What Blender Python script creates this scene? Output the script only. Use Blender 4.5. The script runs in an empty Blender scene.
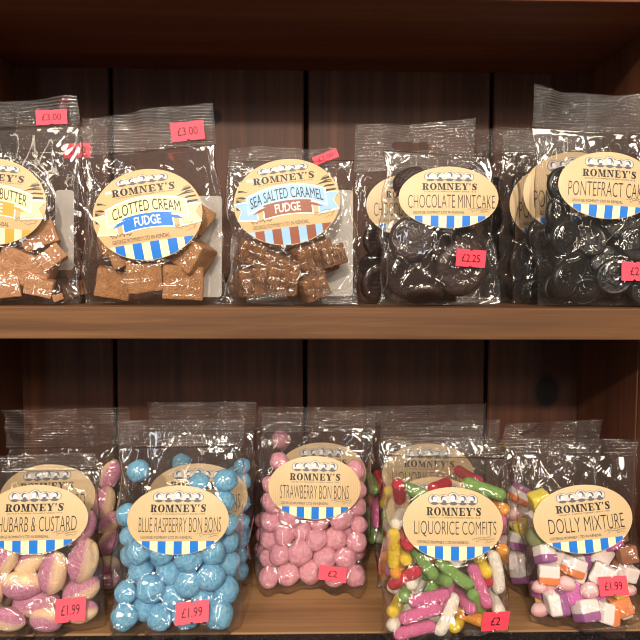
import bpy, math, random
import numpy as np
from mathutils import Vector, Matrix, noise as mnoise
R = math.radians
random.seed(11)
S = bpy.context.scene
COL = S.collection
# ------------------------------------------------------------------ camera
FPX = 640.0
CAM = Vector((0.0, -0.64, 1.328))
PITCH = math.atan(41 / 640)
YAW = math.atan(15 / 640)
ROLL = R(0.25)
cam_rot = (Matrix.Rotation(-YAW, 3, 'Z') @ Matrix.Rotation(math.pi / 2 - PITCH, 3, 'X') @ Matrix.Rotation(ROLL, 3, 'Z'))
cd = bpy.data.cameras.new('camera'); cam = bpy.data.objects.new('camera', cd); COL.objects.link(cam)
cd.sensor_width = 36; cd.lens = 36; cd.clip_start = 0.02
cam.matrix_world = Matrix.Translation(CAM) @ cam_rot.to_4x4()
S.camera = cam
FWD = cam_rot @ Vector((0, 0, -1))

def ray(px, py):
    return cam_rot @ Vector(((px - 320) / FPX, -(py - 320) / FPX, -1.0))
def hit(px, py, p0, n):                       # a photo direction met with a real plane of the shelf
    d = ray(px, py)
    t = (p0 - CAM).dot(n) / d.dot(n)
    return CAM + d * t
def at_depth(px, py, y):
    return hit(px, py, Vector((0, y, 0)), Vector((0, 1, 0)))

# ------------------------------------------------------------------ materials
def lin(c):
    return tuple(((v / 255) / 12.92 if v / 255 <= 0.04045 else ((v / 255 + 0.055) / 1.055) ** 2.4) for v in c) + (1.0,)
class NT:
    def __init__(s, name):
        s.m = bpy.data.materials.new(name); s.m.use_nodes = True
        s.t = s.m.node_tree; s.t.nodes.clear()
        s.out = s.n('ShaderNodeOutputMaterial')
    def n(s, typ, **kw):
        nd = s.t.nodes.new(typ)
        for k, v in kw.items():
            if k.startswith('i_'):
                nd.inputs[k[2:].replace('_', ' ')].default_value = v
            else:
                setattr(nd, k, v)
        return nd
    def l(s, a, b): s.t.links.new(a, b)
    def ramp(s, fac, stops):
        r = s.n('ShaderNodeValToRGB')
        e = r.color_ramp.elements
        while len(e) < len(stops): e.new(0.5)
        for el, (p, c) in zip(e, stops): el.position = p; el.color = c
        s.l(fac, r.inputs[0]); return r.outputs[0]
    def math(s, op, a, b=None, clamp=False):
        m = s.n('ShaderNodeMath', operation=op, use_clamp=clamp)
        for i, v in enumerate((a, b)):
            if v is None: continue
            if isinstance(v, (int, float)): m.inputs[i].default_value = v
            else: s.l(v, m.inputs[i])
        return m.outputs[0]
    def coords(s, scale=(1, 1, 1), kind='Object', loc=(0, 0, 0)):
        tc = s.n('ShaderNodeTexCoord'); mp = s.n('ShaderNodeMapping')
        mp.inputs['Scale'].default_value = scale; mp.inputs['Location'].default_value = loc
        s.l(tc.outputs[kind], mp.inputs[0]); return mp.outputs[0]
    def noise(s, vec, scale, detail=3, rough=0.55, out='Fac', dist=0.0):
        n = s.n('ShaderNodeTexNoise', i_Scale=scale, i_Detail=detail, i_Roughness=rough, i_Distortion=dist)
        if vec is not None: s.l(vec, n.inputs['Vector'])
        return n.outputs[out]
    def bump(s, h, strength=0.3, dist=0.001):
        b = s.n('ShaderNodeBump', i_Strength=strength, i_Distance=dist); s.l(h, b.inputs['Height']); return b.outputs[0]
    def principled(s, col, rough=0.5, normal=None, spec=0.5, **kw):
        p = s.n('ShaderNodeBsdfPrincipled')
        if isinstance(col, tuple): p.inputs['Base Color'].default_value = col
        else: s.l(col, p.inputs['Base Color'])
        if isinstance(rough, (int, float)): p.inputs['Roughness'].default_value = rough
        else: s.l(rough, p.inputs['Roughness'])
        p.inputs['Specular IOR Level'].default_value = spec
        for k, v in kw.items(): p.inputs[k.replace('_', ' ')].default_value = v
        if normal is not None: s.l(normal, p.inputs['Normal'])
        s.l(p.outputs[0], s.out.inputs[0]); return s.m

def plain(name, rgb, rough=0.6, spec=0.4):
    return NT(name).principled(lin(rgb), rough, spec=spec)

def wood(name, dark, mid, light, axis, scale=1.0, rough=0.5, knots=(), spec=0.35):
    t = NT(name)
    st = {'x': (1.2, 22, 22), 'z': (22, 22, 1.2), 'y': (22, 1.2, 22)}[axis]
    v = t.coords(tuple(k * scale for k in st))
    warp = t.noise(t.coords((3 * scale,) * 3), 1.5, 2)
    g = t.noise(v, 1.6, 5, 0.62, dist=0.6)
    st2 = {'x': (3, 160, 160), 'z': (160, 160, 3), 'y': (160, 3, 160)}[axis]
    fine = t.noise(t.coords(tuple(k * scale for k in st2)), 1.0, 3, 0.6)
    f = t.math('ADD', t.math('MULTIPLY', g, 0.62), t.math('ADD', t.math('MULTIPLY', fine, 0.26), t.math('MULTIPLY', warp, 0.12)))
    col = t.ramp(f, [(0.30, lin(dark)), (0.5, lin(mid)), (0.70, lin(light))])
    for (p, rx, rz) in knots:
        tc = t.n('ShaderNodeTexCoord'); sub = t.n('ShaderNodeVectorMath', operation='SUBTRACT')
        t.l(tc.outputs['Object'], sub.inputs[0]); sub.inputs[1].default_value = p
        sc = t.n('ShaderNodeVectorMath', operation='MULTIPLY'); t.l(sub.outputs[0], sc.inputs[0]); sc.inputs[1].default_value = (1 / rx, 0.01, 1 / rz)
        ln = t.n('ShaderNodeVectorMath', operation='LENGTH'); t.l(sc.outputs[0], ln.inputs[0])
        wob = t.math('ADD', ln.outputs['Value'], t.math('MULTIPLY', t.math('SUBTRACT', warp, 0.5), 0.5))
        fac = t.ramp(wob, [(0.0, (1, 1, 1, 1)), (0.62, (0.95, 0.95, 0.95, 1)), (0.72, (0.45, 0.45, 0.45, 1)), (0.95, (0, 0, 0, 1))])
        mx = t.n('ShaderNodeMix', data_type='RGBA'); t.l(fac, mx.inputs[0]); t.l(col, mx.inputs[6]); mx.inputs[7].default_value = lin((13, 6, 4))
        col = mx.outputs[2]
    nrm = t.bump(t.math('ADD', fine, g), 0.35, 0.0008)
    return t.principled(col, rough, nrm, spec)

def film_mat(name, haze=0.03, ribs=None, rough=0.07, base=0.05, ridge=0.10):
    t = NT(name)
    v = t.coords()
    h = t.noise(v, 38, 2, 0.5)
    nrm = t.bump(h, 0.3, 0.003)
    if ribs:
        w = t.n('ShaderNodeTexWave', wave_type='BANDS', bands_direction=ribs, wave_profile='SIN')
        w.inputs['Scale'].default_value = 105.0; w.inputs['Distortion'].default_value = 0.5
        t.l(v, w.inputs['Vector'])
        b2 = t.n('ShaderNodeBump', i_Strength=1.0, i_Distance=0.0014); t.l(w.outputs['Fac'], b2.inputs['Height']); t.l(nrm, b2.inputs['Normal'])
        nrm = b2.outputs[0]
    lw = t.n('ShaderNodeLayerWeight', i_Blend=0.5); t.l(nrm, lw.inputs['Normal'])
    f5 = t.math('POWER', lw.outputs['Facing'], 4.0)
    fac = t.math('ADD', t.math('MULTIPLY', f5, 0.75), base, True)
    tr = t.n('ShaderNodeBsdfTransparent'); tr.inputs[0].default_value = (0.955, 0.95, 0.945, 1)
    gl = t.n('ShaderNodeBsdfGlossy'); gl.inputs['Color'].default_value = (1, 1, 1, 1); gl.inputs['Roughness'].default_value = rough
    t.l(nrm, gl.inputs['Normal'])
    df = t.n('ShaderNodeBsdfTranslucent'); df.inputs[0].default_value = (0.8, 0.8, 0.8, 1)
    d2 = t.n('ShaderNodeBsdfDiffuse'); d2.inputs[0].default_value = (0.8, 0.8, 0.8, 1)
    md = t.n('ShaderNodeMixShader'); md.inputs[0].default_value = 0.6; t.l(df.outputs[0], md.inputs[1]); t.l(d2.outputs[0], md.inputs[2])
    m1 = t.n('ShaderNodeMixShader'); m1.inputs[0].default_value = haze
    if ribs:                                      # the embossed ridges scatter more light than the valleys
        pat = t.ramp(t.noise(v, 26, 2), [(0.35, (.25, .25, .25, 1)), (0.7, (1, 1, 1, 1))])
        t.l(t.math('ADD', t.math('MULTIPLY', t.math('MULTIPLY', t.math('POWER', w.outputs['Fac'], 2.0), pat), ridge), haze), m1.inputs[0])
    t.l(tr.outputs[0], m1.inputs[1]); t.l(md.outputs[0], m1.inputs[2])
    m2 = t.n('ShaderNodeMixShader'); t.l(fac, m2.inputs[0]); t.l(m1.outputs[0], m2.inputs[1]); t.l(gl.outputs[0], m2.inputs[2])
    t.l(m2.outputs[0], t.out.inputs[0]); return t.m

M = {}
M['film'] = film_mat('clear_film', 0.024, None, 0.075, 0.08)
M['seal'] = film_mat('ribbed_film', 0.03, 'Z', 0.10, 0.085)
M['seal_glare'] = film_mat('ribbed_film_glare', 0.05, 'Z', 0.11, 0.11, 0.24)  # extra haze paints lamp reflections into the upper shelf's seals
M['sealx'] = film_mat('ribbed_film_upright', 0.06, 'X', 0.11, 0.12)

def kraft(name, rgb):
    t = NT(name)
    w = t.n('ShaderNodeTexWave', wave_type='BANDS', bands_direction='X'); w.inputs['Scale'].default_value = 140.0; w.inputs['Distortion'].default_value = 0.6
    t.l(t.coords(), w.inputs['Vector'])
    nz = t.noise(t.coords(), 400, 3)
    f = t.math('ADD', t.math('MULTIPLY', w.outputs['Fac'], 0.5), t.math('MULTIPLY', nz, 0.5))
    c = [tuple(max(0, v * k) for v in rgb) for k in (0.97, 1.02)]
    return t.principled(t.ramp(f, [(0.25, lin(c[0])), (0.75, lin(c[1]))]), 0.42, spec=0.35)
M['kraft'] = kraft('kraft_paper', (204, 177, 136))
M['kraft_gold'] = kraft('golden_kraft_paper', (207, 172, 127))
for k, c in dict(cream=(246, 232, 190), blue=(28, 118, 214), skyblue=(148, 190, 232), choc=(140, 82, 62), ochre=(226, 158, 62), palecream=(247, 226, 170), white=(245, 242, 236),
                 ink=(28, 26, 28), grey=(128, 126, 128), lightgrey=(196, 193, 190), midgrey=(92, 90, 92), inkbrown=(58, 48, 40), brush=(58, 48, 34), brushgrey=(150, 132, 98)).items():
    M[k] = plain('print_' + k, c, 0.45)
M['sticker'] = plain('fluorescent_pink_paper', (255, 74, 96), 0.6)
M['sticker_ink'] = plain('price_ink', (66, 14, 28), 0.6)
M['whitepaper'] = plain('white_back_label_paper', (196, 192, 188), 0.6)

def sugar(name, a, b, rough=0.8, sc=60, bumpd=0.0012, spec=0.25, sss=0.0, fine=900):
    t = NT(name)
    v = t.coords()
    n1 = t.noise(v, sc, 4, 0.65); n2 = t.noise(v, fine, 2)
    f = t.math('ADD', t.math('MULTIPLY', n1, 0.75), t.math('MULTIPLY', n2, 0.25))
    return t.principled(t.ramp(f, [(0.35, lin(a)), (0.65, lin(b))]), rough, t.bump(f, 0.5, bumpd), spec)
# sweets are modelled at unit size and scaled, so their texture scales are per unit
M['bon_blue'] = sugar('blue_sugar_dust', (84, 168, 218), (160, 212, 240), 0.85, 3.0, 0.05, fine=26)
M['bon_pink'] = sugar('pink_sugar_dust', (226, 142, 164), (248, 192, 204), 0.85, 2.6, 0.05, fine=26)
COMFIT = dict(pink=(206, 104, 150), green=(122, 160, 82), yellow=(230, 198, 52), orange=(228, 152, 50), red=(192, 42, 62), white=(240, 228, 214))
for k, c in COMFIT.items():
    d = tuple(min(255, v * 1.06 + 10) for v in c)
    M['comfit_' + k] = sugar('%s_sugar_shell' % k, c, d, 0.34, 1.6, 0.03, 0.5, fine=10)
M['liq'] = plain('black_liquorice', (16, 13, 14), 0.35)
def layered(name, stops, axis='Z', rough=0.75, dust=0.3):
    t = NT(name); v = t.coords()
    sp = t.n('ShaderNodeSeparateXYZ'); t.l(v, sp.inputs[0])
    nz = t.noise(v, 2.2, 3); n2 = t.noise(v, 22, 2)
    z = t.math('ADD', t.math('MULTIPLY', sp.outputs[axis], 0.5), t.math('ADD', 0.47, t.math('MULTIPLY', nz, 0.06)))
    col = t.ramp(z, stops)
    mx = t.n('ShaderNodeMix', data_type='RGBA'); t.l(t.math('MULTIPLY', t.ramp(n2, [(0.45, (0, 0, 0, 1)), (0.75, (1, 1, 1, 1))]), dust), mx.inputs[0])
    t.l(col, mx.inputs[6]); mx.inputs[7].default_value = lin((250, 240, 244))
    return t.principled(mx.outputs[2], rough, t.bump(n2, 0.35, 0.03), 0.3)
def two(a, b, p=0.5, soft=0.03): return [(p - soft, lin(a)), (p + soft, lin(b))]
W_ = (250, 240, 236)
M['rhub'] = layered('rhubarb_and_custard_sugar', two((238, 202, 150), (176, 88, 126), 0.5, 0.09), 'Z', 0.6, 0.75)
M['d_white_purple'] = layered('white_purple_layers', two((158, 80, 150), W_, 0.42))
M['d_white_orange'] = layered('white_orange_layers', two((238, 128, 44), W_, 0.42))
M['d_three_layer'] = layered('orange_white_purple_layers', [(0.30, lin((242, 120, 26))), (0.36, lin(W_)), (0.62, lin(W_)), (0.68, lin((158, 80, 150)))])
M['d_white'] = layered('white_fondant', two(W_, (250, 232, 226)))
M['d_magenta'] = layered('magenta_fondant', two((200, 88, 172), (212, 106, 184)))
M['d_orange'] = layered('orange_fondant', two((234, 124, 44), (238, 136, 56)))
M['d_brown'] = layered('brown_fondant', two((142, 84, 50), (158, 98, 62)), dust=0.12)
M['d_pink'] = layered('pale_pink_fondant', two((244, 176, 186), (250, 210, 212)))
M['d_yellow'] = layered('yellow_fondant', two((226, 200, 40), (242, 218, 60)))
M['d_green'] = layered('green_sugared_jelly', two((118, 134, 70), (140, 154, 88)), dust=0.5)
M['fudge_tan'] = sugar('tan_fudge', (150, 102, 62), (188, 138, 92), 0.55, 1.2, 0.02, 0.4, fine=12)
M['fudge_light'] = sugar('butter_fudge', (174, 122, 82), (200, 150, 110), 0.55, 1.2, 0.02, 0.4, fine=12)
M['fudge_dark'] = sugar('caramel_fudge', (72, 43, 28), (156, 108, 68), 0.5, 1.8, 0.05, 0.4, fine=9)
M['choc_disc'] = sugar('dark_chocolate', (42, 28, 26), (62, 43, 40), 0.40, 1.4, 0.008, 0.5, fine=8)
M['pont'] = sugar('glossy_black_liquorice', (17, 15, 16), (34, 31, 32), 0.32, 1.4, 0.004, 0.55, fine=8)

# ------------------------------------------------------------------ mesh helpers
def mesh_obj(name, verts, faces, mats, parent=None, fmat=None, smooth=False, mw=None):
    me = bpy.data.meshes.new(name)
    me.from_pydata([tuple(v) for v in verts], [], [tuple(f) for f in faces])
    for m in (mats if isinstance(mats, (list, tuple)) else [mats]): me.materials.append(m)
    if fmat is not None: me.polygons.foreach_set('material_index', fmat)
    if smooth: me.polygons.foreach_set('use_smooth', [True] * len(me.polygons))
    me.update()
    o = bpy.data.objects.new(name, me); COL.objects.link(o)
    if parent is not None: o.parent = parent
    if mw is not None: o.matrix_world = mw
    return o
def tag(o, label=None, cat=None, group=None, kind=None):
    for k, v in (('label', label), ('category', cat), ('group', group), ('kind', kind)):
        if v: o[k] = v
    return o
import bmesh
def bevel_box(name, lo, hi, m, parent=None, bev=0.0015, seg=2):
    bm = bmesh.new(); bmesh.ops.create_cube(bm, size=1)
    for v in bm.verts:
        v.co = Vector([(lo[i] + hi[i]) / 2 + v.co[i] * (hi[i] - lo[i]) for i in range(3)])
    bmesh.ops.bevel(bm, geom=bm.edges[:], offset=bev, segments=seg, affect='EDGES', profile=0.5)
    me = bpy.data.meshes.new(name); bm.to_mesh(me); bm.free(); me.materials.append(m)
    o = bpy.data.objects.new(name, me); COL.objects.link(o)
    if parent: o.parent = parent
    return o

# ------------------------------------------------------------------ the shelving
Y_BACK = 0.26
XR = (at_depth(577, 400, Y_BACK).x + at_depth(586, 80, Y_BACK).x) / 2
XL = at_depth(15, 80, Y_BACK).x
Z_MID = hit(320, 307.5, Vector((0, 0, 0)), Vector((0, 1, 0))).z
Z_MIDB = at_depth(320, 339.5, 0).z
Z_LOW = at_depth(320, 632, 0).z
Z_TOP = at_depth(320, 71, Y_BACK).z
seams = [at_depth((a + b) / 2, 240, Y_BACK).x for a, b in ((110, 115), (305.5, 305.5), (492, 487))]
k1 = at_depth(547, 391, Y_BACK); k2 = at_depth(214, 117, Y_BACK)
M['w_back'] = wood('stained_plank', (50, 26, 19), (78, 45, 31), (106, 64, 42), 'z', 1.0, 0.55,
                   knots=[(tuple(k1), 0.024, 0.032), (tuple(k2), 0.014, 0.014)])
M['w_side'] = wood('stained_side', (66, 36, 24), (92, 54, 36), (118, 74, 48), 'z', 0.8, 0.5)
M['w_top'] = wood('stained_top', (88, 46, 28), (120, 68, 42), (144, 88, 56), 'x', 0.6, 0.5)
M['w_mid'] = wood('stained_shelf', (58, 35, 19), (94, 62, 35), (126, 88, 52), 'x', 0.9, 0.6)
M['w_low'] = wood('worn_shelf', (112, 80, 52), (144, 108, 72), (166, 130, 92), 'x', 0.9, 0.45)
M['w_gap'] = plain('dark_gap', (12, 7, 5), 0.9, 0.1)
unit = bpy.data.objects.new('shelving_unit', None); COL.objects.link(unit)
tag(unit, 'dark stained plank-backed wooden shelving unit holding all the bags of sweets', 'shelf')
def planks():
    e = [XL - 0.03] + seams + [XR + 0.03]; g = 0.0028
    vs, fs, fm = [], [], []
    z0, z1 = Z_LOW - 0.03, Z_TOP + 0.05
    for i in range(len(e) - 1):
        a, b = e[i] + g, e[i + 1] - g; c = 0.002
        prof = [(a, Y_BACK + 0.012), (a, Y_BACK + c), (a + c, Y_BACK), (b - c, Y_BACK), (b, Y_BACK + c), (b, Y_BACK + 0.012)]
        n0 = len(vs)
        for x, y in prof: vs += [(x, y, z0), (x, y, z1)]
        for k in range(len(prof) - 1):
            fs.append((n0 + 2 * k, n0 + 2 * k + 2, n0 + 2 * k + 3, n0 + 2 * k + 1)); fm.append(0)
    # the dark board behind the gaps joins the planks into one panel
    n0 = len(vs); y = Y_BACK + 0.012
    vs += [(e[0], y, z0), (e[-1], y, z0), (e[-1], y, z1), (e[0], y, z1), (e[0], y + .01, z0), (e[-1], y + .01, z0), (e[-1], y + .01, z1), (e[0], y + .01, z1)]
    for f in ((0, 1, 2, 3), (5, 4, 7, 6), (0, 4, 5, 1), (3, 2, 6, 7), (1, 5, 6, 2), (0, 3, 7, 4)): fs.append(tuple(n0 + k for k in f)); fm.append(1)
    return mesh_obj('back_panel', vs, fs, [M['w_back'], M['w_gap']], unit, fm)
planks()
JY = 0.095
for sgn, x in ((-1, XL), (1, XR)):
    o = bevel_box('side_panel', (min(x, x + sgn * .022), JY + .0015, Z_LOW - .03), (max(x, x + sgn * .022), Y_BACK + 0.001, Z_TOP + .05), M['w_side'], unit)
    bevel_box('side_panel', (min(x, x + sgn * .022), -0.002, Z_LOW - .03), (max(x, x + sgn * .022), JY - .0015, Z_TOP + .05), M['w_side'], unit)
bevel_box('shelf_board', (XL + .0005, 0.03, Z_TOP), (XR - .0005, Y_BACK - .0003, Z_TOP + .03), M['w_top'], unit)
bevel_box('shelf_board', (XL + .0005, 0.0, Z_MIDB), (XR - .0005, Y_BACK - .0003, Z_MID), M['w_mid'], unit, 0.0014, 3)
o = bevel_box('shelf_board', (XL + .0005, 0.0, Z_LOW - .03), (XR - .0005, Y_BACK - .0003, Z_LOW), M['w_low'], unit)
o['label'] = 'paler worn bottom board'
t = NT('black_speckled_laminate')
vo = t.n('ShaderNodeTexVoronoi', i_Scale=420.0); t.l(t.coords(), vo.inputs['Vector'])
f = t.math('ADD', vo.outputs['Distance'], t.math('MULTIPLY', t.noise(t.coords(), 300, 2), 0.5))
spk = t.ramp(f, [(0.30, lin((150, 146, 146))), (0.42, lin((24, 23, 25))), (0.8, lin((14, 13, 15)))])
M['speck'] = t.principled(spk, 0.5, t.bump(f, 0.8, 0.002), 0.4)
o = bevel_box('front_ledge', (XL - .05, -0.16, Z_LOW - .04), (XR + .05, -0.0012, Z_LOW - .0008), M['speck'], unit)
o['label'] = 'black speckled ledge in front of the bottom board'

# ------------------------------------------------------------------ lettering
_tc = {}
def text_polys(s, bold=0.0):
    key = (s, bold)
    if key in _tc: return _tc[key]
    cu = bpy.data.curves.new('lettering', 'FONT'); cu.body = s; cu.resolution_u = 3; cu.offset = bold; cu.fill_mode = 'FRONT'
    ob = bpy.data.objects.new('lettering', cu); COL.objects.link(ob)
    dg = bpy.context.evaluated_depsgraph_get(); dg.update()
    me = bpy.data.meshes.new_from_object(ob.evaluated_get(dg))
    vs = np.array([v.co[:2] for v in me.vertices]); fs = [tuple(p.vertices) for p in me.polygons]
    bpy.data.objects.remove(ob); bpy.data.curves.remove(cu); bpy.data.meshes.remove(me)
    lo, hi = vs.min(0), vs.max(0)
    vs = (vs - lo) / (hi - lo)
    _tc[key] = (vs, fs); return _tc[key]
def rect(x0, y0, x1, y1): return [(x0, y0), (x1, y0), (x1, y1), (x0, y1)]
def ring(cx, cy, ox, oy, ix, iy, a0=0, a1=360, n=20):
    out = []
    for k in range(n):
        a, b = R(a0 + (a1 - a0) * k / n), R(a0 + (a1 - a0) * (k + 1) / n)
        out.append([(cx + ix * math.cos(a), cy + iy * math.sin(a)), (cx + ox * math.cos(a), cy + oy * math.sin(a)),
                    (cx + ox * math.cos(b), cy + oy * math.sin(b)), (cx + ix * math.cos(b), cy + iy * math.sin(b))])
    return out
def stroke(pts):
    out = []
    for (a, b) in zip(pts, pts[1:]):
        d = Vector((b[0] - a[0], b[1] - a[1])); d.normalize(); n = (-d.y, d.x)
        out.append([(a[0] + n[0] * a[2], a[1] + n[1] * a[2]), (a[0] - n[0] * a[2], a[1] - n[1] * a[2]), (b[0] - n[0] * b[2], b[1] - n[1] * b[2]), (b[0] + n[0] * b[2], b[1] + n[1] * b[2])])
    return out
GL = {
 'R': (10.4, [rect(1.3, 0, 4.2, 10), rect(.2, 0, 5.4, 1.1), rect(.2, 8.9, 5, 10)] + ring(4.6, 7.3, 4.6, 2.7, 1.7, 1.7, -90, 90, 12) + [[(4.6, 4.7), (7.2, 4.9), (9.2, 0), (6.2, 0)], rect(6, 0, 10.2, 1.1)]),
 'O': (10.6, ring(5.2, 5, 5, 5.2, 2.0, 4.3)),
 'M': (13, [rect(1.4, 0, 2.5, 10), rect(8.8, 0, 11.6, 10), [(1.2, 10), (4.4, 10), (7.4, 1), (6, 0)], [(8.8, 10), (9.6, 10), (6.9, 0), (6, 0)], rect(.2, 0, 3.8, 1.1), rect(7.7, 0, 12.8, 1.1), rect(.2, 8.9, 4, 10), rect(8.8, 8.9, 12.8, 10)]),
 'N': (11.4, [rect(1.4, 0, 2.5, 10), rect(8.4, 0, 9.5, 10), [(1.2, 10), (4.6, 10), (9.5, 0), (7.6, 0)], rect(.2, 0, 3.8, 1.1), rect(.2, 8.9, 4, 10), rect(6.9, 8.9, 11, 10)]),
 'E': (9.6, [rect(1.3, 0, 4.2, 10), rect(.2, 0, 9, 1.1), rect(.2, 8.9, 8.8, 10), rect(4, 4.5, 6.6, 5.5), rect(7.8, 0, 9, 3.3), rect(7.6, 6.8, 8.8, 10), rect(6, 3.4, 6.9, 6.6)]),
 'Y': (10.6, [rect(3.9, 0, 6.8, 4.8), [(.8, 10), (4.2, 10), (6.9, 4.6), (3.9, 4.6)], [(8.2, 10), (9.4, 10), (6.6, 4.4), (5.8, 4.4)], rect(2.7, 0, 8, 1.1), rect(0, 8.9, 5, 10), rect(7, 8.9, 10.6, 10)]),
 "'": (3.6, [[(0.6, 10), (2.9, 10), (1.9, 6.4), (1.2, 6.4)]]),
 'S': (8.6, stroke([(7.2, 7.2, .35), (6.7, 8.9, .6), (4.6, 9.6, .6), (2.2, 8.8, 1.0), (1.9, 7.0, 1.4), (3.8, 5.6, 1.6), (6.0, 4.3, 1.6), (6.6, 2.6, 1.4), (5.9, 1.1, 1.0), (4.0, .4, .6), (1.9, .9, .6), (1.1, 2.9, .35)]) + [rect(7.0, 6.8, 7.8, 10), rect(.6, 0, 1.4, 3.2)]),
}
def slab_word(s):
    x = 0; out = []
    for ch in s:
        w, ps = GL[ch]
        out += [[(p[0] + x, p[1]) for p in poly] for poly in ps]; x += w + 0.5
    return x - .5, out

class Print:
    """flat printing of one label: polygons with a colour and a layer, later laid over the curved bag."""
    def __init__(s, mats): s.v, s.f, s.fm, s.lay, s.mats = [], [], [], [], mats
    def add(s, verts, faces, mat, lay):
        n = len(s.v)
        s.v += [(float(x), float(y)) for x, y in verts]; s.lay += [lay] * len(verts)
        s.f += [tuple(n + i for i in f) for f in faces]; s.fm += [s.mats.index(mat)] * len(faces)
    def poly(s, p, mat, lay): s.add(p, [tuple(range(len(p)))], mat, lay)
    def polys(s, ps, mat, lay):
        for p in ps: s.poly(p, mat, lay)
    def text(s, st, x0, x1, y0, y1, mat, lay, bold=0.0, warp=None, slant=0.0):
        vs, fs = text_polys(st, bold)
        out = []
        for x, y in vs:
            X = x0 + (x1 - x0) * x + slant * (y - .5) * (y1 - y0); Y = y0 + (y1 - y0) * y
            if warp: Y += warp(X)
            out.append((X, Y))
        s.add(out, fs, mat, lay)
    def ell(s, cx, cy, rx, ry, mat, lay, n=18):
        s.poly([(cx + rx * math.cos(2 * math.pi * k / n), cy + ry * math.sin(2 * math.pi * k / n)) for k in range(n)], mat, lay)
    def disc(s, a, b, mat, lay, nr=8, na=48):
        vs = [(0, 0)]; fs = []
        for r in range(1, nr + 1):
            for k in range(na):
                q = 2 * math.pi * k / na; vs.append((a * r / nr * math.cos(q), b * r / nr * math.sin(q)))
        for k in range(na): fs.append((0, 1 + k, 1 + (k + 1) % na))
        for r in range(nr - 1):
            for k in range(na):
                i = 1 + r * na; fs.append((i + k, i + na + k, i + na + (k + 1) % na, i + (k + 1) % na))
        s.add(vs, fs, mat, lay)
    def column(s, x0, x1, ytop, a, b, mat, lay, n=4, m=4):
        vs, fs = [], []
        k = .985
        for i in range(n + 1):
            x = x0 + (x1 - x0) * i / n
            yb = -b * k * math.sqrt(max(0, 1 - (x / (a * k)) ** 2)); yb = min(yb, ytop)
            for j in range(m + 1): vs.append((x, yb + (ytop - yb) * j / m))
        for i in range(n):
            for j in range(m): q = i * (m + 1) + j; fs.append((q, q + m + 1, q + m + 2, q + 1))
        s.add(vs, fs, mat, lay)
    def strip(s, x0, x1, y0, y1, mat, lay, warp, n=14):
        vs, fs = [], []
        for i in range(n + 1):
            x = x0 + (x1 - x0) * i / n; w = warp(x); vs += [(x, y0 + w), (x, y1 + w)]
        for i in range(n): fs.append((2 * i, 2 * i + 2, 2 * i + 3, 2 * i + 1))
        s.add(vs, fs, mat, lay)
def portraits(P, a, b, x0, x1, y0, y1):
    n = 5; w = (x1 - x0) / n; h = y1 - y0; A = lambda ps, m, l: P.polys(ps, M[m], l)
    for k in range(n):
        cx = x0 + w * (k + .5); cy = (y0 + y1) / 2 + (0.08 * h if k == 2 else 0)
        rx, ry = w * .66, h * (.56 if k == 2 else .47); q = 1 if k < 2 else -1
        P.ell(cx, cy, rx, ry, M['midgrey'], 1.0 + k * .05)
        P.ell(cx, cy, rx * .90, ry * .92, M['lightgrey'], 1.3 + k * .02)
        P.ell(cx - q * rx * .08, cy + ry * .26, rx * .44, ry * .50, M['midgrey'], 1.5)
        P.ell(cx + q * rx * .06, cy + ry * .06, rx * .31, ry * .46, M['white'], 1.6)
        P.ell(cx, cy - ry * .68, rx * .60, ry * .24, M['midgrey'], 1.55)
        if k in (1, 3, 4): P.ell(cx + q * rx * .04, cy - ry * .30, rx * .28, ry * .24, M['midgrey'], 1.7)
        for e in (-1, 1): P.poly(rect(cx + q * rx * .06 + e * rx * .14 - rx * .07, cy + ry * .12, cx + q * rx * .06 + e * rx * .14 + rx * .07, cy + ry * .20), M['midgrey'], 1.8)
        P.poly(rect(cx - rx * .02, cy - ry * .18, cx + rx * .16, cy - ry * .11), M['midgrey'], 1.8)
def script(P, x0, x1, y0, y1, slope, lay, mat, seed, rows=3, thick=.0004):
    """the small hand-written tagline, too small to read in the photo: joined loops of a pen"""
    rnd = random.Random(seed)
    for r in range(rows):
        yy = y1 - (y1 - y0) * (r + .5) / rows; xa = x0 + (x1 - x0) * (.0, .16, .55)[r % 3]; xb = x0 + (x1 - x0) * (.86, 1.0, .95)[r % 3]
        n = max(6, int((xb - xa) / .0011)); pts = []
        for i in range(n + 1):
            f = i / n; x = xa + (xb - xa) * f
            pts.append((x, yy + slope * (x - x0) + rnd.choice((-1, -.4, .3, 1, .6)) * (y1 - y0) / rows * .38, thick * rnd.uniform(.25, .6)))
        P.polys(stroke(pts), mat, lay)
def brand(P, xa, xb, y0, y1, lay=2):
    w, ps = slab_word("ROMNEY'S")
    P.polys([[(xa + (xb - xa) * p[0] / w, y0 + (y1 - y0) * p[1] / 10) for p in q] for q in ps], M['ink'], lay)
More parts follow.
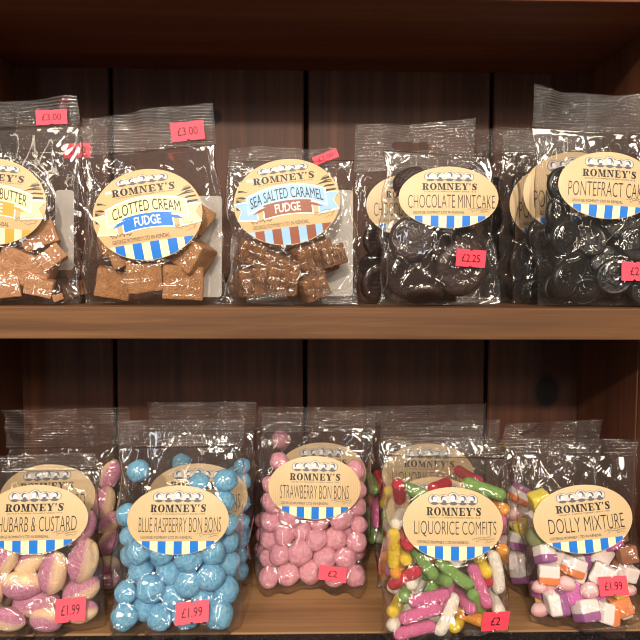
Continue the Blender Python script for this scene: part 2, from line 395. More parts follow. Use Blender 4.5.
def print_plain(a, b, title, tx=(-.74, .86)):
    P = Print([M[k] for k in ('kraft', 'cream', 'blue', 'ink', 'grey', 'lightgrey', 'midgrey', 'white', 'inkbrown')])
    P.disc(a, b, M['kraft'], 0)
    for i in range(12):
        x0 = -.80 + 1.60 * i / 12; x1 = -.80 + 1.60 * (i + 1) / 12
        P.column(x0 * a, x1 * a, -.6 * b, a, b, M['cream'], 1, 2)
    for c in (-.61, -.295, .02, .335, .65): P.column((c - .08) * a, (c + .08) * a, -.6 * b, a, b, M['blue'], 2)
    portraits(P, a, b, -.47 * a, .47 * a, .50 * b, .82 * b)
    brand(P, -.54 * a, .56 * a, .23 * b, .45 * b)
    P.text('QUALITY CONFECTIONERY SINCE 1918', -.5 * a, .53 * a, .15 * b, .195 * b, M['inkbrown'], 2)
    P.text(title, tx[0] * a, tx[1] * a, -.35 * b, .08 * b, M['ink'], 2, -0.014)
    P.text('GEORGE ROMNEY LTD IN KENDAL', -.72 * a, .3 * a, -.53 * b, -.45 * b, M['inkbrown'], 2)
    script(P, .36 * a, .82 * a, -.57 * b, -.36 * b, .12, 2, M['inkbrown'], 3)
    return P
def print_fudge(a, b, title, band, bandtext, lower, stripe, tx, alt=None):
    keys = ['kraft_gold', 'cream', 'ink', 'grey', 'lightgrey', 'midgrey', 'white', 'inkbrown', 'brush', 'brushgrey', band, lower, stripe]
    if alt: keys.append(alt)
    P = Print([M[k] for k in dict.fromkeys(keys)])
    P.disc(a, b, M['kraft_gold'], 0)
    base = alt or 'cream'
    for i in range(12):
        x0 = -.78 + 1.56 * i / 12; x1 = -.78 + 1.56 * (i + 1) / 12
        P.column(x0 * a, x1 * a, -.6 * b, a, b, M[base], 1, 2)
    for c in (-.58, -.26, .06, .38, .68): P.column((c - .085) * a, (c + .085) * a, -.6 * b, a, b, M[stripe], 2)
    portraits(P, a, b, -.45 * a, .45 * a, .67 * b, .86 * b)
    P.poly(rect(-.70 * a, .55 * b, -.40 * a, .63 * b), M['lightgrey'], .8)
    brand(P, -.58 * a, .58 * a, .47 * b, .63 * b)
    P.text('QUALITY CONFECTIONERY SINCE 1918', -.5 * a, .53 * a, .42 * b, .45 * b, M['inkbrown'], 2)
    rnd = random.Random(8)                       # dry-brush fells either side of the ribbon
    for k in range(26):
        sx = 1 if k < 15 else -1
        y = rnd.uniform(-.02, .52) if sx > 0 else rnd.uniform(-.02, .40)
        lim = math.sqrt(max(0, 1 - y * y)) * .97
        L = rnd.uniform(.12, .42) if sx > 0 else rnd.uniform(.06, .22)
        x1 = lim * sx; x0 = (lim - L) * sx; d = rnd.uniform(-.02, .16)
        pts = [(x0 * a, (y + d * .0 - .06) * b, .0001), ((x0 * .6 + x1 * .4) * a, (y - .02 + rnd.uniform(-.015, .015)) * b, rnd.uniform(.0005, .0014)), (x1 * .985 * a, y * b, rnd.uniform(.0003, .0012))]
        P.polys(stroke(pts), M['brush' if rnd.random() < .6 else 'brushgrey'], .5)
    wp = lambda X: -.10 * b * (X / (.7 * a)) ** 2 * 1.6
    # tails of the ribbon, the ribbon, its folds and the lower ribbon, each with a pale outline
    for sx in (-1, 1):
        tail = [(.60, .02), (.80, .12), (.985 if sx > 0 else .985, .10), (.86, -.06), (.95, -.26), (.58, -.32)]
        tp = [(sx * x * a, (y - .02) * b) for x, y in tail]
        cxm = sum(p[0] for p in tp) / 6; cym = sum(p[1] for p in tp) / 6
        P.poly([(cxm + (p[0] - cxm) * 1.10, cym + (p[1] - cym) * 1.14) for p in tp], M['white'], 2)
        P.poly(tp, M[band], 2.3)
        P.poly([(sx * .42 * a, -.14 * b), (sx * .66 * a, -.22 * b), (sx * .44 * a, -.02 * b)], M[lower], 2.6)
    P.strip(-.75 * a, .75 * a, -.02 * b, .40 * b, M['white'], 2.7, wp)
    P.strip(-.72 * a, .72 * a, .02 * b, .365 * b, M[band], 3.0, wp)
    wl = lambda X: -.10 * b * (X / (.7 * a)) ** 2 * 1.2
    P.strip(-.47 * a, .47 * a, -.31 * b, .05 * b, M['white'], 2.8, wl)
    P.strip(-.445 * a, .445 * a, -.285 * b, .02 * b, M[lower], 3.1, wl)
    P.text(title, tx[0] * a, tx[1] * a, .07 * b, .32 * b, M['ink'], 4, 0.0, wp)
    P.text(bandtext, -.24 * a, .24 * a, -.235 * b, -.03 * b, M['white'], 4, .018, wl)
    script(P, -.72 * a, -.26 * a, -.44 * b, -.34 * b, .04, 2, M['ink'], 6, 1, .0007)
    P.text('GEORGE ROMNEY LTD IN KENDAL', -.70 * a, .36 * a, -.555 * b, -.465 * b, M['inkbrown'], 2)
    script(P, .40 * a, .86 * a, -.52 * b, -.32 * b, .1, 2, M['inkbrown'], 4)
    return P
def print_price(w, h, s, tw=.62, th=.42):
    P = Print([M['sticker'], M['sticker_ink']])
    n = .07 * w; q = .10 * h
    top = [(w / 2, h / 2), (n, h / 2), (0, h / 2 - q), (-n, h / 2), (-w / 2, h / 2)]
    pts = [(-w / 2, -h / 2), (-n, -h / 2), (0, -h / 2 + q), (n, -h / 2), (w / 2, -h / 2)] + top
    P.poly(pts[:5] + pts[5:], M['sticker'], 0)
    P.text(s, -w * tw / 2, w * tw / 2, -h * th / 2, h * th / 2, M['sticker_ink'], 1, 0.006)
    return P

# ------------------------------------------------------------------ sweets (one mesh of each kind, unit size)
def ico(sub, disp, seed, freq=1.2, amp2=0.0, squash=(1, 1, 1)):
    bm = bmesh.new(); bmesh.ops.create_icosphere(bm, subdivisions=sub, radius=1)
    off = Vector((seed * 7.3, seed * 3.1, seed))
    for v in bm.verts:
        n = v.co.normalized()
        d = disp * mnoise.noise(n * freq + off) + amp2 * mnoise.noise(n * 5 + off)
        v.co = Vector([n[i] * (1 + d) * squash[i] for i in range(3)])
    me = bpy.data.meshes.new('sweet'); bm.to_mesh(me); bm.free()
    me.polygons.foreach_set('use_smooth', [True] * len(me.polygons)); return me
def fin(me, *mats):
    for m in mats: me.materials.append(m)
    return me
def capsule(L, seed, bend=.12):
    rnd = random.Random(seed); nu, nv = 18, 22
    prof = []
    for i in range(nv + 1):
        f = i / nv
        a = -math.pi / 2 + math.pi * f
        x = math.sin(a); r = abs(math.cos(a)) ** .8
        prof.append((math.copysign(abs(x) ** .9, x) if abs(f - .5) > .25 else x, r))
    vs, fs = [], []
    # cylinder body with rounded ends
    rows = [(-L - 1 + 1 - math.cos(a), math.sin(a)) for a in [math.pi / 2 * k / 7 for k in range(8)]]
    rows = [(-L - math.cos(a), math.sin(a)) for a in [math.pi / 2 * k / 7 for k in range(8)]]
    rows += [(-L + 2 * L * k / 10, 1.0 + .05 * mnoise.noise(Vector((k * .5, seed, 0)))) for k in range(1, 10)]
    rows += [(L + math.cos(a), math.sin(a)) for a in [math.pi / 2 - math.pi / 2 * k / 7 for k in range(8)]]
    for x, r in rows:
        b = bend * L * ((x / (L + 1)) ** 2 - .4)
        for k in range(nu):
            q = 2 * math.pi * k / nu; vs.append((x, r * math.cos(q), r * math.sin(q) + b))
    for i in range(len(rows) - 1):
        for k in range(nu):
            j = (k + 1) % nu; fs.append((i * nu + k, i * nu + j, (i + 1) * nu + j, (i + 1) * nu + k))
    me = bpy.data.meshes.new('sweet'); me.from_pydata(vs, [], fs); me.validate(); me.update()
    bm = bmesh.new(); bm.from_mesh(me); bmesh.ops.remove_doubles(bm, verts=bm.verts, dist=1e-4); bmesh.ops.recalc_face_normals(bm, faces=bm.faces); bm.to_mesh(me); bm.free()
    me.polygons.foreach_set('use_smooth', [True] * len(me.polygons)); return me
def chunk(seed, rough, n=7, rnd_=0.16, dims=(1, 1, 1), freq=2.2):
    bm = bmesh.new(); bmesh.ops.create_cube(bm, size=2)
    bmesh.ops.bevel(bm, geom=bm.edges[:], offset=rnd_, segments=3, affect='EDGES', profile=.5)
    bmesh.ops.subdivide_edges(bm, edges=[e for e in bm.edges if e.calc_length() > .8], cuts=n, use_grid_fill=True)
    bmesh.ops.triangulate(bm, faces=[f for f in bm.faces if len(f.verts) > 4])
    off = Vector((seed * 5.1, seed * 2.7, seed * 1.3))
    for v in bm.verts:
        d = rough * (mnoise.noise(v.co * freq + off) + .5 * mnoise.noise(v.co * freq * 2.6 + off))
        skew = Vector((.08 * mnoise.noise(off + Vector((v.co.z, 0, 0))), 0, .08 * mnoise.noise(off + Vector((0, v.co.x, 0)))))
        v.co = v.co + v.co.normalized() * d + skew
        v.co = Vector([v.co[i] * dims[i] for i in range(3)])
    me = bpy.data.meshes.new('sweet'); bm.to_mesh(me); bm.free()
    me.polygons.foreach_set('use_smooth', [True] * len(me.polygons))
    return me
def lathe(prof, n=48, wob=0.0, seed=0, extra=None):
    """profile of (radius, height) turned about the local Y axis, face towards -Y"""
    vs, fs = [], []
    for (r, h) in prof:
        for k in range(n):
            q = 2 * math.pi * k / n; rr = r * (1 + wob * mnoise.noise(Vector((math.cos(q), math.sin(q), seed))))
            dh = extra(rr * math.cos(q), rr * math.sin(q), h) if extra else 0
            vs.append((rr * math.cos(q), -(h + dh), rr * math.sin(q)))
    for i in range(len(prof) - 1):
        for k in range(n): j = (k + 1) % n; fs.append((i * n + k, i * n + j, (i + 1) * n + j, (i + 1) * n + k))
    me = bpy.data.meshes.new('sweet'); me.from_pydata(vs, [], fs)
    bm = bmesh.new(); bm.from_mesh(me); bmesh.ops.remove_doubles(bm, verts=bm.verts, dist=1e-5); bmesh.ops.recalc_face_normals(bm, faces=bm.faces); bm.to_mesh(me); bm.free()
    me.polygons.foreach_set('use_smooth', [True] * len(me.polygons)); return me
KM = {}
KM['bon_blue'] = [fin(ico(3, .16, s, 1.3, .03), M['bon_blue']) for s in (1, 2, 3, 4)]
KM['bon_pink'] = [fin(ico(3, .16, s, 1.3, .03), M['bon_pink']) for s in (5, 6, 7, 8)]
KM['rhub'] = []
for s in (1, 2, 3):
    me = ico(4, .05, s + 20, 1.5, .012, (1.0, .60, .66))
    for v in me.vertices:                       # the pressed seam that runs round the sweet
        if abs(v.co.z) < .05: v.co = v.co * (1.0 + .035 * (1 - abs(v.co.z) / .05))
    KM['rhub'].append(fin(me, M['rhub']))
CAP_L = 2.55
for c in COMFIT: KM['comfit_' + c] = [fin(capsule(CAP_L, s, b), M['comfit_' + c]) for s, b in ((1, .06), (2, .14))]
for c in ('d_white_purple', 'd_white_orange', 'd_three_layer', 'd_white', 'd_magenta', 'd_orange', 'd_brown', 'd_yellow'):
    KM[c] = [fin(chunk(s, .03, 3, .22, (1, .9, .95), 1.2), M[c]) for s in (1, 2)]
KM['d_pink'] = [fin(ico(3, .10, 31, 1.2, .0, (1.05, .9, .85)), M['d_pink'])]
KM['d_green'] = [fin(ico(3, .08, 33, 1.4, .03), M['d_green'])]
KM['fudge_tan'] = [fin(chunk(s, .035, 7, .12, (1, .85, .86), 1.3), M['fudge_tan']) for s in (3, 4, 5)]
KM['fudge_light'] = [fin(chunk(s, .035, 7, .10, (1, .7, .66), 1.3), M['fudge_light']) for s in (6, 7)]
KM['fudge_dark'] = [fin(chunk(s, .075, 8, .14, (1, .8, .85), 1.7), M['fudge_dark']) for s in (8, 9)]
prof = [(0, -.24), (.5, -.24), (.80, -.23), (.93, -.16), (1.0, 0), (.98, .12), (.90, .20), (.78, .235)] + [(.78 - .78 * k / 14, .235 + (.018 if k % 2 else 0)) for k in range(1, 15)]
KM['mint'] = [fin(lathe(prof, 56, .04, s, lambda x, z, h: .02 * mnoise.noise(Vector((x * 2, z * 2, s))) + (.03 * math.sin(z * 26) * max(0, 1 - (x * x + z * z) ** .5) if s == 2 else 0)), M['choc_disc']) for s in (1, 2)]
def owl(x, z, h):                               # raised castle keep with three towers pressed in the middle
    if h < .2: return 0
    d = 0
    for (x0, x1, z0, z1) in ((-.42, .42, -.34, -.02), (-.42, -.24, -.02, .22), (-.09, .09, -.02, .38), (.24, .42, -.02, .22)):
        if x0 < x < x1 and z0 < z < z1: d = .07
    return d
prof = [(0, -.20), (.6, -.20), (.90, -.16), (1.0, -.03), (1.0, .10), (.95, .22), (.88, .25), (.82, .24), (.80, .21)] + [(.80 - .80 * k / 26, .21) for k in range(1, 27)]
def pont_mesh(seed):
    me = lathe(prof, 72, .03, seed, owl)
    bm = bmesh.new(); bm.from_mesh(me)
    # raised letters round the rim (only POM is legible in the photo)
    for ch, ang in (('P', 152), ('O', 124), ('M', 94)):
        vs, fs = text_polys(ch, .01)
        a = R(ang); c = Vector((math.cos(a), math.sin(a))) * .60; tx = Vector((math.sin(a), -math.cos(a)))
        bv = []
        wd = .30 if ch == 'M' else .24
        for lift in (.20, .30):
            bv.append([bm.verts.new((c.x + tx.x * (x - .5) * wd + math.cos(a) * (y - .5) * .30, -lift, c.y + tx.y * (x - .5) * wd + math.sin(a) * (y - .5) * .30)) for x, y in vs])
        for f in fs:
            try: bm.faces.new([bv[1][i] for i in f])
            except ValueError: pass
        ec = {}
        for f in fs:
            for p, q in zip(f, f[1:] + f[:1]): ec[(p, q)] = 1
        for (p, q) in ec:
            if (q, p) not in ec: bm.faces.new([bv[0][p], bv[0][q], bv[1][q], bv[1][p]])
    bmesh.ops.recalc_face_normals(bm, faces=bm.faces)
    bm.to_mesh(me); bm.free(); return fin(me, M['pont'])
KM['pont'] = [pont_mesh(1)]

# ------------------------------------------------------------------ bags
def facets(U, V, cell, ang, seed, aspect=1.6):
    """piecewise-flat random height: the facets of crumpled film"""
    rng = np.random.default_rng(seed)
    c, s = math.cos(ang), math.sin(ang)
    X = (c * U + s * V) / cell + 100.3; Y = (-s * U + c * V) / (cell * aspect) + 100.7
    X = X + .35 * np.sin(Y * 2.1 + seed); Y = Y + .35 * np.sin(X * 1.7 + seed * 2)
    g = rng.uniform(-1, 1, (97, 89))
    i, j = np.floor(X).astype(int), np.floor(Y).astype(int); fx, fy = X - i, Y - j
    G = lambda a, b: g[a % 97, b % 89]
    up = fx + fy > 1
    lo_ = G(i, j) + fx * (G(i + 1, j) - G(i, j)) + fy * (G(i, j + 1) - G(i, j))
    hi_ = G(i + 1, j + 1) + (1 - fx) * (G(i, j + 1) - G(i + 1, j + 1)) + (1 - fy) * (G(i + 1, j) - G(i + 1, j + 1))
    return np.where(up, hi_, lo_)
def creases(U, V, k, seed, W, H, foci=(), cs=1.0):
    rng = np.random.default_rng(seed); out = np.zeros_like(U)
    for n in range(k):
        if foci and rng.random() < .6:
            fx, fy = foci[rng.integers(len(foci))]; a = rng.uniform(0, 2 * math.pi); L = rng.uniform(.025, .085)
            cx, cy = fx + math.cos(a) * L * .5, fy + math.sin(a) * L * .5
        else:
            cx, cy = U.min() + rng.random() * W, rng.random() * H; a = rng.uniform(0, math.pi) if rng.random() < .5 else rng.normal(math.pi / 2, .5); L = rng.uniform(.02, .07)
        w = rng.uniform(.003, .008) * cs; L *= cs ** .7; A = cs ** .6 * rng.uniform(.0010, .0032) * rng.choice((-1, 1))
        du, dv = U - cx, V - cy
        al = du * math.cos(a) + dv * math.sin(a); ac = -du * math.sin(a) + dv * math.cos(a) + .15 * al * al / L
        if n % 2:                                 # a long soft fold rather than a sharp crease
            w *= 1.15; A *= 1.25
            out += A * np.where(np.abs(ac) < w, .5 + .5 * np.cos(np.pi * ac / w), 0) * np.clip(1 - (1.3 * al / L) ** 2, 0, 1) ** .7
        else: out += A * np.clip(1 - np.abs(ac) / w, 0, 1) * np.clip(1 - (2 * al / L) ** 2, 0, 1)
    return out
DIMS = dict(fudge_tan=(1, .85, .86), fudge_light=(1, .7, .66), fudge_dark=(1, .8, .85))
SHELF = {'mid': Z_MID, 'low': Z_LOW}
ORD = ['zeroth', 'first', 'second', 'third', 'fourth', 'fifth', 'sixth', 'seventh', 'eighth', 'ninth', 'tenth', 'eleventh', 'twelfth', 'thirteenth', 'fourteenth', 'fifteenth', 'sixteenth', 'seventeenth', 'eighteenth', 'nineteenth', 'twentieth']
PADD = [0]
def bag(name, label, cat, shelf, y0, lean, quad, seal=.16, tmax=.024, env=.010, sweets=(), lab=None, price=None, backlab=None, strips=(), seed=1, group=None,
        short='bag', fill=None, hole=None, seal_curl=0.0, crumple=1.0, noun=None):
    z0 = SHELF[shelf] + .0006
    L = R(lean)
    n = Vector((0, -math.cos(L), math.sin(L))); up = Vector((0, math.sin(L), math.cos(L)))
    p0 = Vector((0, y0, z0))
    xc = hit((quad[0][0] + quad[1][0]) / 2, (quad[0][1] + quad[1][1]) / 2, p0, n).x
    O = Vector((xc, y0, z0))
    MW = Matrix.Translation(O) @ Matrix.Rotation(-L, 4, 'X')
    def uv(px, py, w=0.0):
        h = hit(px, py, O + n * w, n) - O
        return h.x, h.dot(up)
    def scale(px, py, w=0.0):
        h = hit(px, py, O + n * w, n); return (h - CAM).dot(FWD) / FPX
    root = bpy.data.objects.new(name, None); COL.objects.link(root); root.matrix_world = MW
    root.empty_display_size = .02
    tag(root, label, cat, group)
    BL, BR, TR, TL = [np.array(uv(*q)) for q in quad]
    BL[1] = max(BL[1], .0005); BR[1] = max(BR[1], .0005)
    W = abs(BR[0] - BL[0]); H = (TL[1] + TR[1]) / 2
    vs_ = 1 - seal
    # --- sweets: photo position -> place in the bag; then push overlapping ones apart in depth
    rng = random.Random(seed * 13 + 5)
    items = []
    for s in sweets:
        kind = s['k']; w0 = s.get('w', tmax * .36)
        sc = scale(s['x'], s['y'], w0); u, v = uv(s['x'], s['y'], w0)
        it = dict(s); it.update(u=u, v=v, w=w0, r=s['r'] * sc, seen=s.get('seen', True))
        items.append(it)
    if fill:
        kind, r, (fx0, fy0, fx1, fy1), nmax = fill['k'], fill['r'], fill['box'], fill['n']
        sc = scale((fx0 + fx1) / 2, (fy0 + fy1) / 2, -tmax * .4)
        pts = []; yy = fy1 - r; row = 0
        while yy > fy0 + r * .5:
            xx = fx0 + r + (r if row % 2 else 0)
            while xx < fx1 - r * .6: pts.append((xx, yy)); xx += 2.15 * r
            yy -= 1.95 * r; row += 1
        rng.shuffle(pts)
        for (xx, yy) in pts[:nmax]:
            kk = rng.choice(kind) if isinstance(kind, (list, tuple)) else kind
            u, v = uv(xx, yy, -tmax * .42)
            items.append(dict(k=kk, x=xx, y=yy, r=r * sc, u=u, v=v, w=-tmax * .42, seen=False, a=rng.uniform(0, 180)))
    for it in items:
        r = it['r']; k = it['k']
        if k.startswith('comfit'):
            ax = it.get('axis')
            if ax is None: th = R(it.get('a', 0)); full = (math.cos(th), math.sin(th), 0.0)
            else:
                l3 = CAP_L * r * 2; l2 = min(math.hypot(*ax) * scale(it['x'], it['y'], it['w']), l3 * .999)
                th = math.atan2(ax[1], ax[0]); ct = max(l2 / l3, .35); stt = math.sqrt(max(0, 1 - ct * ct)) * rng.choice((-1, 1)); full = (math.cos(th) * ct, math.sin(th) * ct, stt)
            it['dir'] = full; d = np.array(full)
            it['sph'] = [(d * CAP_L * r * f, r) for f in (-1, -.5, 0, .5, 1)]
        elif k == 'rhub':
            th = R(it.get('a', 0)); d = np.array((math.cos(th), math.sin(th), 0))
            it['sph'] = [(d * r * f, r * q) for f, q in ((-.5, .48), (0, .56), (.5, .48))]
        elif k == 'mint' or k == 'pont':
            nr_ = it['r']; hz = .24 * nr_
            tx, ty = R(it.get('tx', 0)), R(it.get('ty', 0))
            it['sph'] = [(np.array((nr_ * .68 * math.cos(q) * math.cos(ty), nr_ * .68 * math.sin(q) * math.cos(tx), nr_ * .68 * (math.sin(q) * math.sin(tx) + math.cos(q) * math.sin(ty) * -1))), .30 * nr_) for q in np.linspace(0, 2 * math.pi, 7)[:-1]] + [(np.zeros(3), .26 * nr_)]
            P_ = lambda f, q, nr_=nr_, tx=tx, ty=ty: np.array((nr_ * f * math.cos(q) * math.cos(ty), nr_ * f * math.sin(q) * math.cos(tx), nr_ * f * (math.sin(q) * math.sin(tx) - math.cos(q) * math.sin(ty))))
            it['obs'] = [(P_(.76, q), .29 * nr_) for q in np.linspace(0, 2 * math.pi, 15)[:-1]] + [(P_(.4, q), .29 * nr_) for q in np.linspace(0, 2 * math.pi, 8)[:-1]] + [(np.zeros(3), .3 * nr_)]
        else:
            if k.startswith('bon') or k in ('d_pink', 'd_green'): it['sph'] = [(np.zeros(3), r)]
            else:
                it['rot'] = Matrix.Rotation(-R(it.get('a', rng.uniform(-30, 30))), 3, 'Y') @ Matrix.Rotation(R(it.get('tx', rng.uniform(-22, 22))), 3, 'X') @ Matrix.Rotation(R(it.get('ty', rng.uniform(-25, 25))), 3, 'Z')
                dm = DIMS.get(k, (1, .9, .95)); it['sph'] = [(np.zeros(3), r * min(dm))]
                for sx in (-1, 1):
                    for sy in (-1, 1):
                        for sz in (-1, 1):
                            p = it['rot'] @ Vector((sx * .62 * dm[0], sy * .62 * dm[1], sz * .62 * dm[2])) * r
                            it['sph'].append((np.array((p.x, p.z, -p.y)), r * .42))
                it['obs'] = []
                for sx in (-1, 0, 1):
                    for sy in (-1, 0, 1):
                        for sz in (-1, 0, 1):
                            p = it['rot'] @ Vector((sx * .66 * dm[0], sy * .66 * dm[1], sz * .66 * dm[2])) * r
                            it['obs'].append((np.array((p.x, p.z, -p.y)), r * .44))
        lowest = min(o_[1] - q for o_, q in it['sph'])
        if it['v'] + lowest < .0012: it['v'] = .0012 - lowest
    ext = lambda it: max(abs(o_[2]) + q for o_, q in it['sph'])
    for step in range(70):
        moved = False
        for i in range(len(items)):
            A = items[i]
            for j in range(i + 1, len(items)):
                B = items[j]
                if abs(A['u'] - B['u']) > .06 or abs(A['v'] - B['v']) > .06: continue
                best = 0
                for oa, ra in A['sph']:
                    for ob, rb in B['sph']:
                        du = A['u'] + oa[0] - B['u'] - ob[0]; dv = A['v'] + oa[1] - B['v'] - ob[1]; dw = A['w'] + oa[2] - B['w'] - ob[2]
                        q = ((ra + rb) * .90) ** 2 - du * du - dv * dv - dw * dw
                        if q > 0:
                            dist = math.sqrt(du * du + dv * dv + dw * dw) + 1e-6; pen = (ra + rb) * .90 - dist
                            if pen > best: best, bd = pen, (du / dist, dv / dist, dw / dist)
                if best > 0:
                    moved = True
                    sg = 1 if A['w'] >= B['w'] else -1
                    if A['seen'] != B['seen']: sg = 1 if A['seen'] else -1
                    for T, si in ((A, 1), (B, -1)):
                        T['w'] += si * sg * best * .35
                        kk = .08 if T['seen'] else .35
                        T['u'] += si * bd[0] * best * kk; T['v'] += si * bd[1] * best * kk
        for it in items:
            e = ext(it); lim = max(tmax - e, .001)
            it['w'] = min(max(it['w'], -lim), lim)
            f_ = min(max(it['v'] / H, 0), 1)
            mg = .008 if 'obs' in it else .003
            eL, eR = BL[0] * (1 - f_) + TL[0] * f_ + mg, BR[0] * (1 - f_) + TR[0] * f_ - mg
            lo_, hi_ = min(o_[0] - q for o_, q in it['sph']), max(o_[0] + q for o_, q in it['sph'])
            if it['u'] + lo_ < eL: it['u'] = eL - lo_
            if it['u'] + hi_ > eR: it['u'] = eR - hi_
            lowest = min(o_[1] - q for o_, q in it['sph']); back = min(it['w'] + o_[2] - q for o_, q in it['sph'])
            low_ok = .0012 + max(0, -back) * math.tan(L) * .8 - max(0, it['w'] - .006) * math.tan(L)
            if it['v'] + lowest < low_ok: it['v'] = low_ok - lowest
        if not moved: break
    # --- label plane
    lp = None
    if lab:
        cx, cy, ea, eb, rot = lab['e']; w_e = tmax * .8
        lu, lv = uv(cx, cy, w_e); sc = scale(cx, cy, w_e)
        hx = uv(cx + ea, cy, w_e)[0] - uv(cx - ea, cy, w_e)[0]; hy = uv(cx, cy - eb, w_e)[1] - uv(cx, cy + eb, w_e)[1]
        la, lb = hx / 2, hy / 2; lrot = R(rot)
        ku, kv = 1.6, 2.0
    def lab_local(U, V):
        du, dv = U - lu, V - lv
        return du * math.cos(lrot) + dv * math.sin(lrot), -du * math.sin(lrot) + dv * math.cos(lrot)
    # --- film grid
    ns = max(30, int(W / .0019)); nt = max(40, int(H * vs_ / .0019))
    s_ = np.linspace(0, 1, ns + 1)[:, None]; t_ = np.linspace(0, vs_, nt + 1)[None, :]
    def quadpt(s, t, pinch=.035):
        p = pinch * np.sin(np.pi * np.clip(t / vs_, 0, 1)) * 0
        U = (BL[0] * (1 - s) + BR[0] * s) * (1 - t) + (TL[0] * (1 - s) + TR[0] * s) * t
        V = (BL[1] * (1 - s) + BR[1] * s) * (1 - t) + (TL[1] * (1 - s) + TR[1] * s) * t
        return U, V
    U, V = quadpt(s_, t_)
    rn = np.random.default_rng(seed)
    # wavering side and bottom edges of the limp pouch
    edge = (np.abs(2 * s_ - 1) ** 6)
    U = U + edge * (.0022 * np.sin(V / H * 9 + seed) + .0014 * np.sin(V / H * 23 + seed * 2)) * (V > .004)
    tt = t_ / vs_
    shape = (1 - np.abs(2 * s_ - 1) ** 3) * np.clip(tt / .07, 0, 1) ** .6 * np.clip((1 - tt) / .30, 0, 1) ** .8
    def obstacle(sign):
        h = np.full(U.shape, -1.0)
        for it in items:
            for o_, r in it.get('obs', it['sph']):
                q = (r + .0008) ** 2 - (U - it['u'] - o_[0]) ** 2 - (V - it['v'] - o_[1]) ** 2
                h = np.maximum(h, np.where(q > 0, sign * (it['w'] + o_[2]) + np.sqrt(np.maximum(q, 0)), -1.0))
        return h
    def membrane(ob, inside=None, lsurf=None, sd=0):
        h = np.maximum(env * shape, np.maximum(ob, 0))
        if inside is not None: h = np.where(inside, lsurf, h)
        for _ in range(140):
            a = h.copy()
            a[1:-1, 1:-1] = (h[2:, 1:-1] + h[:-2, 1:-1] + h[1:-1, 2:] + h[1:-1, :-2]) / 4
            a = np.maximum(a, np.maximum(ob, env * shape * .55))
            a[0] = a[-1] = 0; a[:, 0] = 0; a[:, -1] = 0
            if inside is not None: a = np.where(inside, lsurf, a)
            h = a
        def blur(x, n):
            for _ in range(n):
                y = x.copy(); y[1:-1, 1:-1] = (x[2:, 1:-1] + x[:-2, 1:-1] + x[1:-1, 2:] + x[1:-1, :-2] + x[1:-1, 1:-1] * 2) / 6; x = y
            return x
        h = blur(h, 26)
        for _ in range(5):
            d = np.maximum(ob + .0003 - h, 0); m = d.copy()
            for __ in range(3):
                m[1:-1, 1:-1] = np.maximum.reduce([m[1:-1, 1:-1], m[2:, 1:-1], m[:-2, 1:-1], m[1:-1, 2:], m[1:-1, :-2]])
            h = h + blur(m, 10)
        h = np.maximum(h, ob + .0002)
        if inside is not None: h = np.where(inside, lsurf, h)
        h[0] = h[-1] = 0; h[:, 0] = h[:, 2] * .9; h[:, 1] = np.maximum(h[:, 1], h[:, 2] * .96); h[:, -1] = 0
        gap = h - np.maximum(ob, 0)
        foci = [tuple(TL * [1, vs_]), tuple(TR * [1, vs_]), tuple(BL), tuple(BR), (0.0, H * vs_)]
        if lab: foci += [(lu - la, lv), (lu + la, lv), (lu, lv - lb), (lu + la * .7, lv - lb * .7), (lu - la * .7, lv - lb * .7)]
        cs = 1.75 if shelf == 'mid' else 1.15                 # the big fudge bags are of stiffer film: fewer, broader folds
        cr = facets(U, V, .021 * cs, .5 + sd, seed + sd, 2.4) * .0042 * cs + facets(U, V, .0105, 2.1 + sd, seed + 9 + sd) * .0003 + np.sin(U / .0031 + 2 * np.sin(V / .02 + seed)) * .0013 * np.exp(-(vs_ - t_) * H / .016) + creases(U, V, 30 if shelf == 'mid' else 48, seed * 3 + sd, W, H * vs_, foci, cs)
        cr = blur(cr, 5 if shelf == 'mid' else 2)
        amp = (.16 + 1.05 * np.clip(gap / .005, 0, 1)) * crumple
        bd = np.minimum(np.minimum(s_, 1 - s_) * W, np.minimum(t_ * H + .002, (vs_ - t_) * H)) / .006
        amp = amp * np.clip(bd, .0, 1)
        if inside is not None:
            X, Y = lab_local(U, V); d = np.sqrt((X / la) ** 2 + (Y / lb) ** 2)
            amp = amp * np.clip((d - 1.03) / .12, 0, 1)
        h2 = h + cr * amp
        for _ in range(6):
            d = np.maximum(ob + .0005 - h2, 0); m = d.copy()
            for q_ in range(5):
                m[1:-1, 1:-1] = np.maximum.reduce([m[1:-1, 1:-1], m[2:, 1:-1], m[:-2, 1:-1], m[1:-1, 2:], m[1:-1, :-2]] + ([m[2:, 2:], m[:-2, :-2], m[2:, :-2], m[:-2, 2:]] if q_ % 2 else []))
            h2 = h2 + blur(m, 22)
        h2 = np.maximum(h2, ob + .0002)
        if inside is not None: h2 = np.where(inside, lsurf, h2)
        h2[0] = h2[-1] = 0; h2[:, -1] = 0; h2[:, 0] = np.maximum(h2[:, 0], 0); h2[0, 0] = h2[-1, 0] = 0
        return h2
    obf = obstacle(1); inside = lsurf = None
    if lab:
        X, Y = lab_local(U, V)
        inside = (X / (la * 1.02)) ** 2 + (Y / (lb * 1.02)) ** 2 < 1
        dome = -ku * X ** 2 - kv * Y ** 2
        near = (obf > 0) & inside
        c0 = max(env + .002, float((obf - dome)[near].max()) + .0008 if near.any() else env + .002)
        lift = lab.get('tilt', 0.0)
        lsurf = c0 + dome - .0006 + lift * Y
        if lift and near.any():
            c0 += max(0, float((obf - lsurf)[near].max()) + .0008); lsurf = c0 + dome - .0006 + lift * Y
        lsurf = np.maximum(lsurf, .002)
    hf = membrane(obf, inside, lsurf, 0)
    obb = obstacle(-1); hb = membrane(obb, None, None, 40)
    # the back of the pouch may not sink through the board
    vb = np.maximum(V, hb * math.tan(L) + .0003)
    nv0 = (ns + 1) * (nt + 1)
